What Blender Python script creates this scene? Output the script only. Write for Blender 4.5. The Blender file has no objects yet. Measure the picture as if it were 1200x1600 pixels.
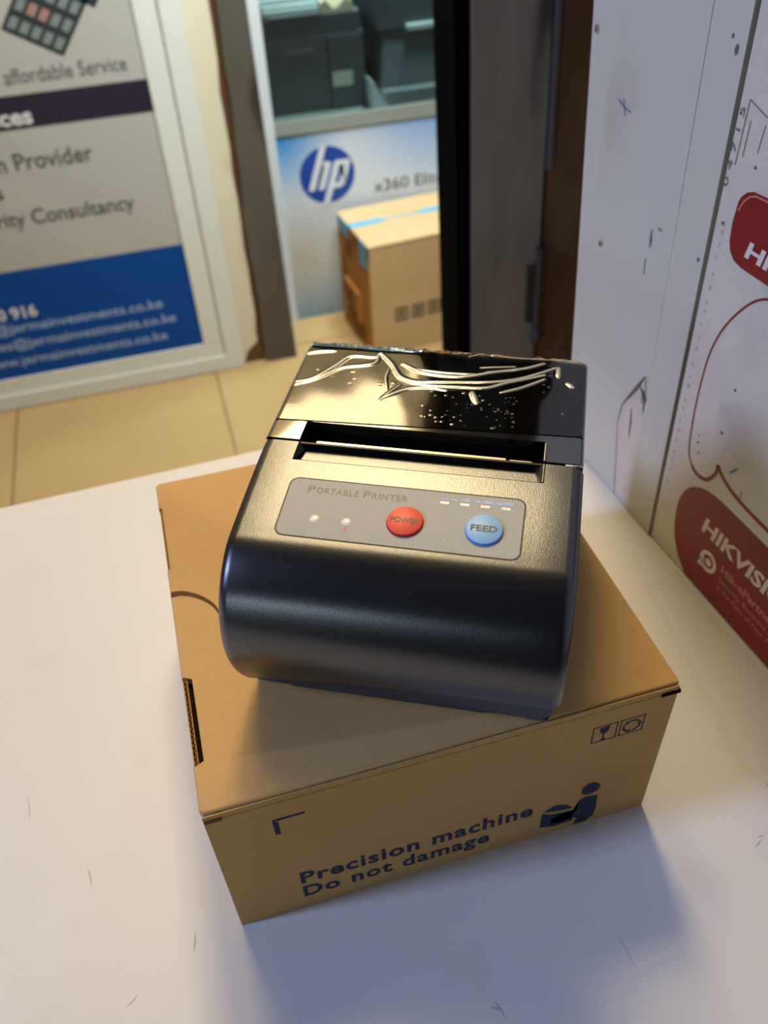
import bpy, bmesh, math, random
import numpy as np
from mathutils import Vector, Matrix

random.seed(4)
scene = bpy.context.scene
COL = scene.collection
MM = 0.001

# ------------------------------------------------------------------ camera
cam_data = bpy.data.cameras.new('camera')
cam = bpy.data.objects.new('camera', cam_data)
COL.objects.link(cam)
RIGHT = Vector((0.96088, -0.27379, -0.04180))
DOWN = Vector((-0.21550, -0.64427, -0.73381))
FWD = Vector((0.17397, 0.71411, -0.67807))
rm = Matrix((RIGHT, -DOWN, -FWD)).transposed().to_4x4()
cam.matrix_world = Matrix.Translation((0.02189, -0.10861, 0.24886)) @ rm
cam_data.sensor_fit = 'VERTICAL'
cam_data.sensor_height = 36.0
cam_data.lens = 36.0 * 1335.4 / 1600.0
cam_data.clip_start = 0.005
cam_data.clip_end = 50
cam_data.dof.use_dof = True
cam_data.dof.focus_distance = 0.205
cam_data.dof.aperture_fstop = 19.0
scene.camera = cam

# ------------------------------------------------------------------ world, lights, exposure
world = bpy.data.worlds.new('world')
scene.world = world
world.use_nodes = True
wbg = world.node_tree.nodes['Background']
wbg.inputs['Color'].default_value = (0.78, 0.80, 1.0, 1)
wbg.inputs['Strength'].default_value = 0.030


def area(name, loc, target, sx, sy, power, color, shape='RECTANGLE', spread=180):
    d = bpy.data.lights.new(name, 'AREA')
    d.shape = shape
    d.size = sx
    d.size_y = sy
    d.energy = power
    d.color = color
    d.spread = math.radians(spread)
    o = bpy.data.objects.new(name, d)
    COL.objects.link(o)
    o.location = loc
    o.rotation_euler = (Vector(target) - Vector(loc)).to_track_quat('-Z', 'Y').to_euler()
    return o


# warm ceiling lamp between the counter and the far wall
area('overhead_light', (0.29, 1.13, 1.66), (0.29, 1.12, 0.0), 0.32, 0.46, 22.5, (1.0, 0.78, 0.44))
area('overhead_light', (-0.12, 1.00, 1.66), (-0.12, 0.99, 0.0), 0.32, 0.46, 9.0, (1.0, 0.78, 0.44))  # weaker light added to carry the gold sheen to the printer's left
# warm panel on the far wall, added for the bright reflection in the cover
area('wall_reflection_light', (0.21, 1.562, 1.43), (0.21, 0.1, 1.43), 0.56, 0.46, 9.0, (1.0, 0.78, 0.42))
# daylight from the entrance on the left
area('entrance_daylight', (-2.40, 0.17, 1.62), (0.05, 0.0, 0.05), 0.26, 0.80, 3.2, (0.46, 0.575, 1.05), spread=46)
# second, lower and dimmer opening front-left
area('street_daylight', (-1.55, -1.40, 0.56), (0.05, 0.03, 0.1), 0.50, 0.24, 4.6, (0.66, 0.84, 1.0))
# added cool fill light for the advert, the poster and the far floor
area('far_fill', (0.42, 0.95, 0.75), (0.22, 1.62, -0.50), 0.6, 0.12, 9.5, (0.74, 0.93, 1.0), spread=120)
# fill light added inside the showcase to brighten the printers
area('showcase_fill', (0.70, 1.80, 0.50), (0.55, 1.92, -0.3), 0.6, 0.04, 24.0, (0.78, 1.0, 1.0))

vs = scene.view_settings
scene.display_settings.display_device = 'sRGB'
vs.view_transform = 'Standard'
vs.look = 'None'
vs.exposure = 0.0
vs.gamma = 1.0
vs.use_curve_mapping = False


# ------------------------------------------------------------------ helpers
def lin(c):
    return tuple(((v / 255) / 12.92 if v / 255 <= 0.04045 else ((v / 255 + 0.055) / 1.055) ** 2.4) for v in c)


def mat(name, rgb, rough=0.5, metal=0.0, spec=0.5, var=0.0, var_scale=40.0, stretch=(1, 1, 1),
        bump=0.0, bump_scale=400.0, rgb2=None, mix_scale=None, mix_lo=0.45, mix_hi=0.6):
    """Principled material; rgb is sRGB 0-255 albedo. Optional value noise, second-colour blotches, bump grain."""
    m = bpy.data.materials.new(name)
    m.use_nodes = True
    nt = m.node_tree
    b = nt.nodes['Principled BSDF']
    b.inputs['Base Color'].default_value = (*lin(rgb), 1)
    b.inputs['Roughness'].default_value = rough
    b.inputs['Metallic'].default_value = metal
    b.inputs['Specular IOR Level'].default_value = spec
    tc = nt.nodes.new('ShaderNodeTexCoord')
    mp = nt.nodes.new('ShaderNodeMapping')
    mp.inputs['Scale'].default_value = stretch
    nt.links.new(tc.outputs['Object'], mp.inputs['Vector'])
    src = None
    if rgb2 is not None:
        n = nt.nodes.new('ShaderNodeTexNoise')
        n.inputs['Scale'].default_value = mix_scale or var_scale
        n.inputs['Detail'].default_value = 6
        nt.links.new(mp.outputs['Vector'], n.inputs['Vector'])
        r = nt.nodes.new('ShaderNodeMapRange')
        r.inputs['From Min'].default_value = mix_lo
        r.inputs['From Max'].default_value = mix_hi
        nt.links.new(n.outputs['Fac'], r.inputs['Value'])
        mx = nt.nodes.new('ShaderNodeMix')
        mx.data_type = 'RGBA'
        mx.inputs[6].default_value = (*lin(rgb), 1)
        mx.inputs[7].default_value = (*lin(rgb2), 1)
        nt.links.new(r.outputs['Result'], mx.inputs[0])
        src = mx.outputs[2]
    if var > 0:
        n = nt.nodes.new('ShaderNodeTexNoise')
        n.inputs['Scale'].default_value = var_scale
        n.inputs['Detail'].default_value = 5
        nt.links.new(mp.outputs['Vector'], n.inputs['Vector'])
        r = nt.nodes.new('ShaderNodeMapRange')
        r.inputs['From Min'].default_value = 0.3
        r.inputs['From Max'].default_value = 0.7
        r.inputs['To Min'].default_value = 1 - var
        r.inputs['To Max'].default_value = 1 + var
        nt.links.new(n.outputs['Fac'], r.inputs['Value'])
        hsv = nt.nodes.new('ShaderNodeHueSaturation')
        if src is not None:
            nt.links.new(src, hsv.inputs['Color'])
        else:
            hsv.inputs['Color'].default_value = (*lin(rgb), 1)
        nt.links.new(r.outputs['Result'], hsv.inputs['Value'])
        src = hsv.outputs['Color']
    if src is not None:
        nt.links.new(src, b.inputs['Base Color'])
    if bump > 0:
        n = nt.nodes.new('ShaderNodeTexNoise')
        n.inputs['Scale'].default_value = bump_scale
        n.inputs['Detail'].default_value = 3
        nt.links.new(mp.outputs['Vector'], n.inputs['Vector'])
        bp = nt.nodes.new('ShaderNodeBump')
        bp.inputs['Strength'].default_value = bump
        bp.inputs['Distance'].default_value = 0.0003
        nt.links.new(n.outputs['Fac'], bp.inputs['Height'])
        nt.links.new(bp.outputs['Normal'], b.inputs['Normal'])
    return m


def link(o, parent=None):
    COL.objects.link(o)
    if parent is not None:
        o.parent = parent
    return o


def mesh_obj(name, verts, faces, m, parent=None, smooth=None, loc=None):
    me = bpy.data.meshes.new(name)
    me.from_pydata([tuple(v) for v in verts], [], [tuple(f) for f in faces])
    me.update()
    bm = bmesh.new()
    bm.from_mesh(me)
    bmesh.ops.recalc_face_normals(bm, faces=bm.faces)
    bm.to_mesh(me)
    bm.free()
    if m is not None:
        me.materials.append(m)
    if smooth is not None:
        for p in me.polygons:
            p.use_smooth = True
        me.set_sharp_from_angle(angle=math.radians(smooth))
    o = bpy.data.objects.new(name, me)
    if loc is not None:
        o.location = loc
    return link(o, parent)


def bm_obj(name, bm, m, parent=None, smooth=None, bevel=0.0, segs=2, loc=None, recalc=True):
    if bevel > 0:
        es = [e for e in bm.edges if len(e.link_faces) == 2 and e.calc_face_angle(0) > 0.6]
        bmesh.ops.bevel(bm, geom=es, offset=bevel, segments=segs, affect='EDGES', profile=0.5)
    if recalc:
        bmesh.ops.recalc_face_normals(bm, faces=bm.faces)
    me = bpy.data.meshes.new(name)
    bm.to_mesh(me)
    bm.free()
    if m is not None:
        me.materials.append(m)
    if smooth is not None:
        for p in me.polygons:
            p.use_smooth = True
        me.set_sharp_from_angle(angle=math.radians(smooth))
    o = bpy.data.objects.new(name, me)
    if loc is not None:
        o.location = loc
    return link(o, parent)


def bbox(bm, x0, x1, y0, y1, z0, z1, k=1.0):
    c = [(x0, y0, z0), (x1, y0, z0), (x1, y1, z0), (x0, y1, z0), (x0, y0, z1), (x1, y0, z1), (x1, y1, z1), (x0, y1, z1)]
    v = [bm.verts.new((a * k, b * k, d * k)) for a, b, d in c]
    for f in ((3, 2, 1, 0), (4, 5, 6, 7), (0, 1, 5, 4), (1, 2, 6, 5), (2, 3, 7, 6), (3, 0, 4, 7)):
        bm.faces.new([v[i] for i in f])
    return bm


def box(name, x0, x1, y0, y1, z0, z1, m, parent=None, bevel=0.0, k=1.0, segs=2, smooth=None):
    return bm_obj(name, bbox(bmesh.new(), x0, x1, y0, y1, z0, z1, k), m, parent, bevel=bevel, segs=segs,
                  smooth=smooth if smooth is not None else (40 if bevel > 0 else None))


def thing(name, label, cat, loc=(0, 0, 0), rotz=0.0, group=None, kind=None):
    o = bpy.data.objects.new(name, None)
    o.empty_display_size = 0.02
    o.location = loc
    o.rotation_euler = (0, 0, rotz)
    link(o)
    return tag(o, label, cat, group, kind)


def tag(o, label=None, cat=None, group=None, kind=None):
    if label:
        o['label'] = label
    if cat:
        o['category'] = cat
    if group:
        o['group'] = group
    if kind:
        o['kind'] = kind
    return o


_text_cache = {}


def text2d(s, bold=0.0, shear=0.0, spacing=1.0):
    """Lettering as flat triangles: (verts2d, faces) with cap height 1, starting at x = 0, baseline y = 0."""
    key = (s, bold, shear, spacing)
    if key in _text_cache:
        return _text_cache[key]

    def raw(t):
        cu = bpy.data.curves.new('lettering', 'FONT')
        cu.body = t
        cu.size = 1.0
        cu.offset = bold
        cu.shear = shear
        cu.space_character = spacing
        cu.resolution_u = 3
        ob = bpy.data.objects.new('lettering', cu)
        COL.objects.link(ob)
        dg = bpy.context.evaluated_depsgraph_get()
        dg.update()
        me = bpy.data.meshes.new_from_object(ob.evaluated_get(dg), depsgraph=dg)
        vv = [(v.co.x, v.co.y) for v in me.vertices]
        ff = [tuple(p.vertices) for p in me.polygons]
        bpy.data.objects.remove(ob)
        bpy.data.curves.remove(cu)
        bpy.data.meshes.remove(me)
        return vv, ff
    hv, _ = raw('H')
    cap = max(v[1] for v in hv)
    vv, ff = raw(s)
    x0 = min(v[0] for v in vv)
    vv = [((v[0] - x0) / cap, v[1] / cap) for v in vv]
    _text_cache[key] = (vv, ff)
    return vv, ff


def lettering(name, s, fn, x0, x1, y, cap, m, parent=None, bold=0.0, shear=0.0, spacing=1.0, anchor='fit'):
    """Print s from x0 to x1 on baseline y with cap height cap; fn maps (u, v) on the print plane to 3-D."""
    vv, ff = text2d(s, bold, shear, spacing)
    w = max(v[0] for v in vv)
    if anchor == 'fit':
        sx, ox = (x1 - x0) / w, x0
    elif anchor == 'right':      # x0 is a width factor
        sx = cap * x0
        ox = x1 - w * sx
    else:                        # 'left', x1 is a width factor
        sx = cap * x1
        ox = x0
    pts = [fn(ox + v[0] * sx, y + v[1] * cap) for v in vv]
    return mesh_obj(name, pts, ff, m, parent)


def poly(name, pts2d, fn, m, parent=None):
    """Flat printed polygon."""
    bm = bmesh.new()
    vs_ = [bm.verts.new(fn(a, b)) for a, b in pts2d]
    f = bm.faces.new(vs_)
    bmesh.ops.triangulate(bm, faces=[f])
    return bm_obj(name, bm, m, parent, recalc=False)


def polys(name, plist, fn, m, parent=None):
    bm = bmesh.new()
    fs = []
    for pts in plist:
        fs.append(bm.faces.new([bm.verts.new(fn(a, b)) for a, b in pts]))
    bmesh.ops.triangulate(bm, faces=fs)
    return bm_obj(name, bm, m, parent, recalc=False)


def spline(pts, n=8, closed=False):
    P = [np.array(p, float) for p in pts]
    out = []
    N = len(P)
    rng = range(N) if closed else range(N - 1)
    for i in rng:
        p1, p2 = P[i % N], P[(i + 1) % N]
        p0 = P[(i - 1) % N] if (closed or i > 0) else 2 * p1 - p2
        p3 = P[(i + 2) % N] if (closed or i + 2 < N) else 2 * p2 - p1
        for k in range(n):
            t = k / n
            out.append(0.5 * ((2 * p1) + (-p0 + p2) * t + (2 * p0 - 5 * p1 + 4 * p2 - p3) * t * t + (-p0 + 3 * p1 - 3 * p2 + p3) * t ** 3))
    if not closed:
        out.append(P[-1])
    return out


def ribbon(pts, w):
    """Quads following a 2-D polyline with width w (number or list)."""
    P = [np.array(p, float) for p in pts]
    ws = w if isinstance(w, (list, tuple)) else [w] * len(P)
    L, R = [], []
    for i, p in enumerate(P):
        a = P[max(0, i - 1)]
        b = P[min(len(P) - 1, i + 1)]
        d = b - a
        d = d / (np.linalg.norm(d) + 1e-9)
        n = np.array([-d[1], d[0]])
        L.append(p + n * ws[i] / 2)
        R.append(p - n * ws[i] / 2)
    return [[tuple(L[i]), tuple(L[i + 1]), tuple(R[i + 1]), tuple(R[i])] for i in range(len(P) - 1)]


def circle(cx, cy, r, n=24, ry=None):
    ry = ry or r
    return [(cx + r * math.cos(2 * math.pi * i / n), cy + ry * math.sin(2 * math.pi * i / n)) for i in range(n)]


def round_rect(x0, x1, y0, y1, r, n=5):
    pts = []
    for cx, cy, a0 in ((x1 - r, y1 - r, 0), (x0 + r, y1 - r, 90), (x0 + r, y0 + r, 180), (x1 - r, y0 + r, 270)):
        for i in range(n + 1):
            a = math.radians(a0 + 90 * i / n)
            pts.append((cx + r * math.cos(a), cy + r * math.sin(a)))
    return pts


# ------------------------------------------------------------------ materials
M = {}
M['laminate'] = mat('white_laminate', (214, 213, 210), 0.42, spec=0.35, var=0.02, var_scale=9, rgb2=(205, 200, 194), mix_scale=26, mix_lo=0.60, mix_hi=0.80, bump=0.06, bump_scale=60)
M['panel_white'] = mat('white_painted_board', (202, 204, 192), 0.5, spec=0.3, var=0.03, var_scale=14, rgb2=(188, 184, 168), mix_scale=22, mix_lo=0.58, mix_hi=0.78, stretch=(1, 1, 0.5), bump=0.1, bump_scale=80)
M['batten'] = mat('grey_white_batten', (204, 204, 190), 0.5, spec=0.3, var=0.03, var_scale=30, rgb2=(170, 168, 162), mix_scale=40, mix_lo=0.62, mix_hi=0.75)
M['sheet_white'] = mat('sign_sheet_white', (216, 210, 196), 0.4, spec=0.4, var=0.02, var_scale=20, rgb2=(186, 182, 176), mix_scale=30, mix_lo=0.62, mix_hi=0.8)
M['red'] = mat('sign_red', (134, 28, 29), 0.4, spec=0.4, var=0.03, var_scale=30)
M['pink'] = mat('sign_pink_line', (205, 130, 125), 0.4)
M['white_print'] = mat('white_print', (226, 220, 214), 0.45)
M['grey_print'] = mat('grey_print', (120, 112, 106), 0.5)
M['dark_gap'] = mat('dark_gap', (40, 46, 66), 0.7)
M['crack'] = mat('dark_crack', (104, 98, 96), 0.7)
M['scuff'] = mat('counter_scuff', (176, 168, 162), 0.6)
M['faint'] = mat('faded_print', (176, 170, 164), 0.6)
M['torn'] = mat('torn_patch', (210, 202, 190), 0.6, var=0.04, var_scale=60)
M['blue_mark'] = mat('blue_pen', (92, 110, 160), 0.5)
M['card'] = mat('kraft_cardboard', (198, 159, 102), 0.75, spec=0.12, var=0.025, var_scale=500, rgb2=(188, 146, 90), mix_scale=14, mix_lo=0.5, mix_hi=0.8, bump=0.10, bump_scale=1400)
M['card_dark'] = mat('cardboard_edge', (120, 84, 48), 0.8, spec=0.1, var=0.12, var_scale=300)
M['card_cut'] = mat('cardboard_cut', (98, 70, 42), 0.85, spec=0.05)
M['card_shade'] = mat('cardboard_shadow_gap', (34, 22, 14), 0.9, spec=0.05)  # painted-in shade of the gaps in the box
M['flute'] = mat('corrugated_flute', (176, 132, 80), 0.8, spec=0.1)
M['ink'] = mat('navy_ink', (54, 57, 76), 0.7, spec=0.15)
M['plastic'] = mat('brushed_black_plastic', (12, 12, 15), 0.29, spec=0.85, var=0.15, var_scale=700, stretch=(1, 0.10, 0.3), bump=0.11, bump_scale=7000)
M['plastic'].node_tree.nodes['Principled BSDF'].inputs['IOR'].default_value = 1.6
M['base_plastic'] = mat('base_black_plastic', (74, 74, 88), 0.6, spec=0.3, bump=0.1, bump_scale=1500)
M['cover'] = mat('glossy_black_plastic', (11, 11, 12), 0.08, spec=1.0)
M['cover'].node_tree.nodes['Principled BSDF'].inputs['IOR'].default_value = 2.0
M['slot'] = mat('slot_black', (10, 10, 11), 0.4, spec=0.3)
M['metal'] = mat('bright_steel', (215, 205, 180), 0.28, metal=1.0)
M['sticker'] = mat('silver_grey_panel', (170, 168, 158), 0.5, spec=0.3, var=0.12, var_scale=3200, bump=0.06, bump_scale=6000)
M['sticker_edge'] = mat('panel_black_border', (14, 13, 12), 0.5)
M['btn_red'] = mat('red_button', (238, 92, 70), 0.42, spec=0.3)
M['btn_red_side'] = mat('red_button_rim', (196, 44, 48), 0.4)
M['btn_blue'] = mat('blue_button', (150, 190, 226), 0.42, spec=0.3)
M['btn_blue_side'] = mat('blue_button_rim', (92, 150, 214), 0.4)
M['btn_ink'] = mat('button_ink', (84, 72, 52), 0.5)
M['brown_ink'] = mat('panel_brown_ink', (104, 90, 66), 0.45)
M['led'] = mat('led_white', (226, 222, 208), 0.35)
M['led_red'] = mat('led_red_mark', (196, 104, 84), 0.45)
M['logo_blue'] = mat('pale_blue_mark', (150, 176, 206), 0.45)
M['tile'] = mat('tan_floor_tile', (172, 141, 98), 0.45, spec=0.3, var=0.04, var_scale=6)
M['grout'] = mat('floor_grout', (150, 116, 76), 0.8)
M['wall_cream'] = mat('cream_wall', (214, 200, 176), 0.6, spec=0.2, var=0.03, var_scale=6, rgb2=(196, 170, 128), mix_scale=5, mix_lo=0.6, mix_hi=0.8)
M['post_dark'] = mat('dark_post_wood', (84, 76, 68), 0.55, spec=0.3, var=0.15, var_scale=14, stretch=(1, 1, 0.3), rgb2=(56, 46, 40), mix_scale=9, mix_lo=0.58, mix_hi=0.66)
M['stain'] = mat('brown_stain', (92, 58, 26), 0.7)
M['pvc'] = mat('white_pvc_frame', (214, 212, 202), 0.35, spec=0.4)
M['pvc_line'] = mat('frame_groove', (160, 156, 146), 0.5)
M['poster'] = mat('poster_greige', (176, 171, 164), 0.4, spec=0.3, var=0.02, var_scale=3)
M['poster_navy'] = mat('poster_navy', (32, 24, 48), 0.4)
M['poster_blue'] = mat('poster_blue', (6, 68, 142), 0.6, spec=0.15)
M['poster_text'] = mat('poster_grey_text', (86, 82, 82), 0.5)
M['poster_white'] = mat('poster_white_text', (210, 206, 206), 0.5)
M['poster_pale'] = mat('poster_pale_text', (150, 172, 206), 0.5)
M['key_dark'] = mat('keypad_dark', (40, 48, 50), 0.5)
M['key_light'] = mat('keypad_keys', (120, 128, 126), 0.5)
M['key_pink'] = mat('keypad_pink_keys', (160, 122, 112), 0.5)
M['jamb_black'] = mat('jamb_black_edge', (3, 3, 3), 0.8, spec=0.03)
M['jamb_grey'] = mat('jamb_grey_board', (152, 150, 148), 0.5, spec=0.35, var=0.16, var_scale=30, stretch=(1, 1, 0.25), rgb2=(88, 86, 86), mix_scale=18, mix_lo=0.60, mix_hi=0.72)
M['jamb_brown'] = mat('jamb_brown_board', (122, 94, 80), 0.6, spec=0.2, var=0.12, var_scale=40, stretch=(1, 1, 0.3))
M['hinge'] = mat('worn_hinge_steel', (74, 74, 82), 0.4, metal=0.3)
M['strip'] = mat('grey_metal_strip', (130, 134, 146), 0.35, metal=0.4)
M['alu'] = mat('aluminium_trim', (150, 158, 152), 0.35, metal=0.3, spec=0.5)
M['white_alu'] = mat('white_aluminium', (206, 206, 208), 0.4)
M['dark_plastic'] = mat('office_printer_dark', (80, 88, 94), 0.4, spec=0.4, var=0.06, var_scale=12)  # grey raised to paint in the haze of the showcase glass
M['mid_plastic'] = mat('office_printer_grey', (96, 104, 106), 0.45)
M['pale_plastic'] = mat('pale_plastic', (196, 206, 206), 0.45)
M['label_cream'] = mat('label_cream', (196, 198, 178), 0.5)
M['paper'] = mat('white_paper', (226, 230, 236), 0.6)
M['cream_paper'] = mat('cream_paper', (206, 190, 158), 0.6)
M['teal'] = mat('teal_cloth', (40, 140, 140), 0.7, var=0.1, var_scale=20)
M['carton'] = mat('tan_carton', (192, 162, 122), 0.75, spec=0.1, var=0.06, var_scale=10)
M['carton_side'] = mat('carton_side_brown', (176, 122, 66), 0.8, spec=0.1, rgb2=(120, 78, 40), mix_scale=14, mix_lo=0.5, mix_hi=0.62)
M['tape_blue'] = mat('blue_tape', (72, 160, 196), 0.4)
M['carton_ink'] = mat('carton_ink', (70, 62, 52), 0.7)
M['hp_blue'] = mat('logo_deep_blue', (10, 62, 150), 0.45)
M['advert_white'] = mat('advert_white', (206, 210, 218), 0.45)


def advert_mat():
    """Printed gradient of the advert: blue in the top left and bottom left corners fading to white."""
    m = bpy.data.materials.new('advert_print')
    m.use_nodes = True
    nt = m.node_tree
    b = nt.nodes['Principled BSDF']
    b.inputs['Roughness'].default_value = 0.45
    tc = nt.nodes.new('ShaderNodeTexCoord')

    def dist(px, pz, r):
        s = nt.nodes.new('ShaderNodeVectorMath')
        s.operation = 'SUBTRACT'
        s.inputs[1].default_value = (px, 1.72, pz)
        nt.links.new(tc.outputs['Object'], s.inputs[0])
        l = nt.nodes.new('ShaderNodeVectorMath')
        l.operation = 'LENGTH'
        nt.links.new(s.outputs[0], l.inputs[0])
        mr = nt.nodes.new('ShaderNodeMapRange')
        mr.interpolation_type = 'SMOOTHSTEP'
        mr.inputs['From Min'].default_value = 0.0
        mr.inputs['From Max'].default_value = r
        mr.inputs['To Min'].default_value = 1.0
        mr.inputs['To Max'].default_value = 0.0
        nt.links.new(l.outputs['Value'], mr.inputs['Value'])
        return mr.outputs['Result']
    col = (*lin((204, 208, 216)), 1)
    prev = None
    for px, pz, r, c in ((0.27, -0.36, 0.19, (16, 136, 205)), (0.62, -0.33, 0.24, (130, 170, 224)), (0.30, -0.66, 0.20, (184, 176, 160)),
                         (0.33, -0.88, 0.24, (24, 96, 128))):
        mx = nt.nodes.new('ShaderNodeMix')
        mx.data_type = 'RGBA'
        nt.links.new(dist(px, pz, r), mx.inputs[0])
        if prev is None:
            mx.inputs[6].default_value = col
        else:
            nt.links.new(prev, mx.inputs[6])
        mx.inputs[7].default_value = (*lin(c), 1)
        prev = mx.outputs[2]
    nt.links.new(prev, b.inputs['Base Color'])
    return m


def film_mat():
    """Clear protective film: fresnel mirror over transparency, stress-whitened where it is creased, which also paints in the glints."""
    m = bpy.data.materials.new('clear_film')
    m.use_nodes = True
    nt = m.node_tree
    nt.nodes.clear()
    out = nt.nodes.new('ShaderNodeOutputMaterial')
    tr = nt.nodes.new('ShaderNodeBsdfTransparent')
    gl = nt.nodes.new('ShaderNodeBsdfGlossy')
    gl.inputs['Roughness'].default_value = 0.06
    fr = nt.nodes.new('ShaderNodeFresnel')
    fr.inputs['IOR'].default_value = 1.95
    mx = nt.nodes.new('ShaderNodeMixShader')
    nt.links.new(fr.outputs[0], mx.inputs[0])
    nt.links.new(tr.outputs[0], mx.inputs[1])
    nt.links.new(gl.outputs[0], mx.inputs[2])
    df = nt.nodes.new('ShaderNodeBsdfDiffuse')
    df.inputs['Color'].default_value = (0.74, 0.71, 0.60, 1)  # crease whitening, doubling as painted glints on the ridges
    gs = nt.nodes.new('ShaderNodeBsdfGlossy')
    gs.inputs['Roughness'].default_value = 0.22
    gs.inputs['Color'].default_value = (0.9, 0.88, 0.8, 1)
    mw = nt.nodes.new('ShaderNodeMixShader')
    mw.inputs[0].default_value = 0.28
    nt.links.new(df.outputs[0], mw.inputs[1])
    nt.links.new(gs.outputs[0], mw.inputs[2])
    at = nt.nodes.new('ShaderNodeAttribute')
    at.attribute_name = 'crease'
    ml = nt.nodes.new('ShaderNodeMath')
    ml.operation = 'MULTIPLY'
    ml.inputs[1].default_value = 0.55
    nt.links.new(at.outputs['Fac'], ml.inputs[0])
    m2 = nt.nodes.new('ShaderNodeMixShader')
    nt.links.new(ml.outputs[0], m2.inputs[0])
    nt.links.new(mx.outputs[0], m2.inputs[1])
    nt.links.new(mw.outputs[0], m2.inputs[2])
    nt.links.new(m2.outputs[0], out.inputs['Surface'])
    return m


def glass_mat():
    m = bpy.data.materials.new('showcase_glass')
    m.use_nodes = True
    nt = m.node_tree
    nt.nodes.clear()
    out = nt.nodes.new('ShaderNodeOutputMaterial')
    tr = nt.nodes.new('ShaderNodeBsdfTransparent')
    tr.inputs['Color'].default_value = (0.90, 0.97, 0.96, 1)
    gl = nt.nodes.new('ShaderNodeBsdfGlossy')
    gl.inputs['Roughness'].default_value = 0.02
    fr = nt.nodes.new('ShaderNodeFresnel')
    fr.inputs['IOR'].default_value = 1.5
    mx = nt.nodes.new('ShaderNodeMixShader')
    nt.links.new(fr.outputs[0], mx.inputs[0])
    nt.links.new(tr.outputs[0], mx.inputs[1])
    nt.links.new(gl.outputs[0], mx.inputs[2])
    nt.links.new(mx.outputs[0], out.inputs['Surface'])
    return m


M['advert'] = advert_mat()
M['film'] = film_mat()
M['glass'] = glass_mat()

FLOOR_Z = -0.80

# ------------------------------------------------------------------ setting: floor, walls, posts
floor = box('floor', -2.6, 1.9, -1.6, 2.6, FLOOR_Z - 0.06, FLOOR_Z - 0.008, M['grout'])
tag(floor, 'tan tiled floor behind the white counter', 'floor', kind='structure')
T = 0.427
tile_mesh = None
for i in range(-4, 4):
    for j in range(0, 4):
        x0 = 0.060 + i * T
        y0 = 0.33 + j * T
        if x0 + T > 1.6 or y0 + T > 2.5:
            continue
        if tile_mesh is None:
            o = bm_obj('tile', bbox(bmesh.new(), 0.002, T - 0.002, 0.002, T - 0.002, -0.009, 0), M['tile'], floor, bevel=0.0012, segs=1)
            tile_mesh = o.data
        else:
            o = link(bpy.data.objects.new('tile', tile_mesh), floor)
        o.location = (x0, y0, FLOOR_Z + random.uniform(-0.0006, 0))

bm = bmesh.new()
bbox(bm, -2.4, 0.182, 1.574, 1.69, FLOOR_Z, 2.0)
bbox(bm, 0.182, 1.7, 1.574, 1.69, 0.85, 2.0)
wall_back = bm_obj('wall_back', bm, M['wall_cream'])
tag(wall_back, 'cream wall strip beside the framed poster', 'wall', kind='structure')

# dark wooden door post at the left of the opening
bm = bmesh.new()
for z0, z1 in ((FLOOR_Z, 0.85),):
    n = 24
    rows = []
    for k in range(n + 1):
        z = z0 + (z1 - z0) * k / n
        lean = 0.010 * (z - FLOOR_Z)
        j = random.uniform(-0.003, 0.003)
        if abs(z + 0.50) < 0.05:
            j -= 0.008
        rows.append([bm.verts.new((0.178 + lean + j, 1.560, z)), bm.verts.new((0.246 - 0.012 * (z - FLOOR_Z), 1.560, z)),
                     bm.verts.new((0.240 - 0.012 * (z - FLOOR_Z), 1.70, z)), bm.verts.new((0.176 + lean + j, 1.70, z))])
    for k in range(n):
        for q in range(4):
            bm.faces.new([rows[k][q], rows[k][(q + 1) % 4], rows[k + 1][(q + 1) % 4], rows[k + 1][q]])
post = bm_obj('trim_1', bm, M['post_dark'], smooth=50)
tag(post, 'dark weathered door post between cream wall and blue advert', 'door post', kind='structure')
pts = []
for k in range(19):
    z = FLOOR_Z + 0.02 + k * 0.05
    pts.append((0.176 + 0.010 * (z - FLOOR_Z) - 0.002, z))
mesh_obj('rust_edge', [v for a, z in pts for v in ((a - 0.005 - random.random() * 0.006, 1.5735, z), (a + 0.006, 1.5735, z))],
         [(2 * i, 2 * i + 1, 2 * i + 3, 2 * i + 2) for i in range(len(pts) - 1)], M['stain'], post)
poly('stain', [(0.128, FLOOR_Z), (0.176, FLOOR_Z), (0.176, FLOOR_Z + 0.07), (0.160, FLOOR_Z + 0.045), (0.140, FLOOR_Z + 0.03)],
     lambda a, z: (a, 1.5733, z), M['stain'], wall_back)

# right-hand door jamb, nearer, made of boards
jamb = thing('trim_2', 'grimy dark grey door jamb behind the black printer', 'door jamb', (0.310, 0.70, 0.0), kind='structure')
jamb.rotation_euler = (0, math.radians(-1.7), 0)
JZ0, JZ1 = -0.80, 0.95
box('black_edge', 0.0, 0.016, 0.0, 0.06, JZ0, JZ1, M['jamb_black'], jamb)
box('grey_board', 0.016, 0.0935, -0.004, 0.05, JZ0, JZ1, M['jamb_grey'], jamb, bevel=0.0015)
box('dark_seam', 0.0935, 0.099, 0.003, 0.05, JZ0, JZ1, M['jamb_black'], jamb)
box('brown_board', 0.099, 0.28, -0.001, 0.05, JZ0, JZ1, M['jamb_brown'], jamb, bevel=0.001)
bm = bmesh.new()
st = [(0.0985, 0.40), (0.0975, 0.15), (0.0977, 0.058), (0.0980, -0.03), (0.0981, -0.096)]
vv, ff = [], []
for a, z in st:
    vv += [(a - 0.0024, -0.008, z), (a + 0.0024, -0.008, z), (a + 0.0024, -0.004, z), (a - 0.0024, -0.004, z)]
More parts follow.
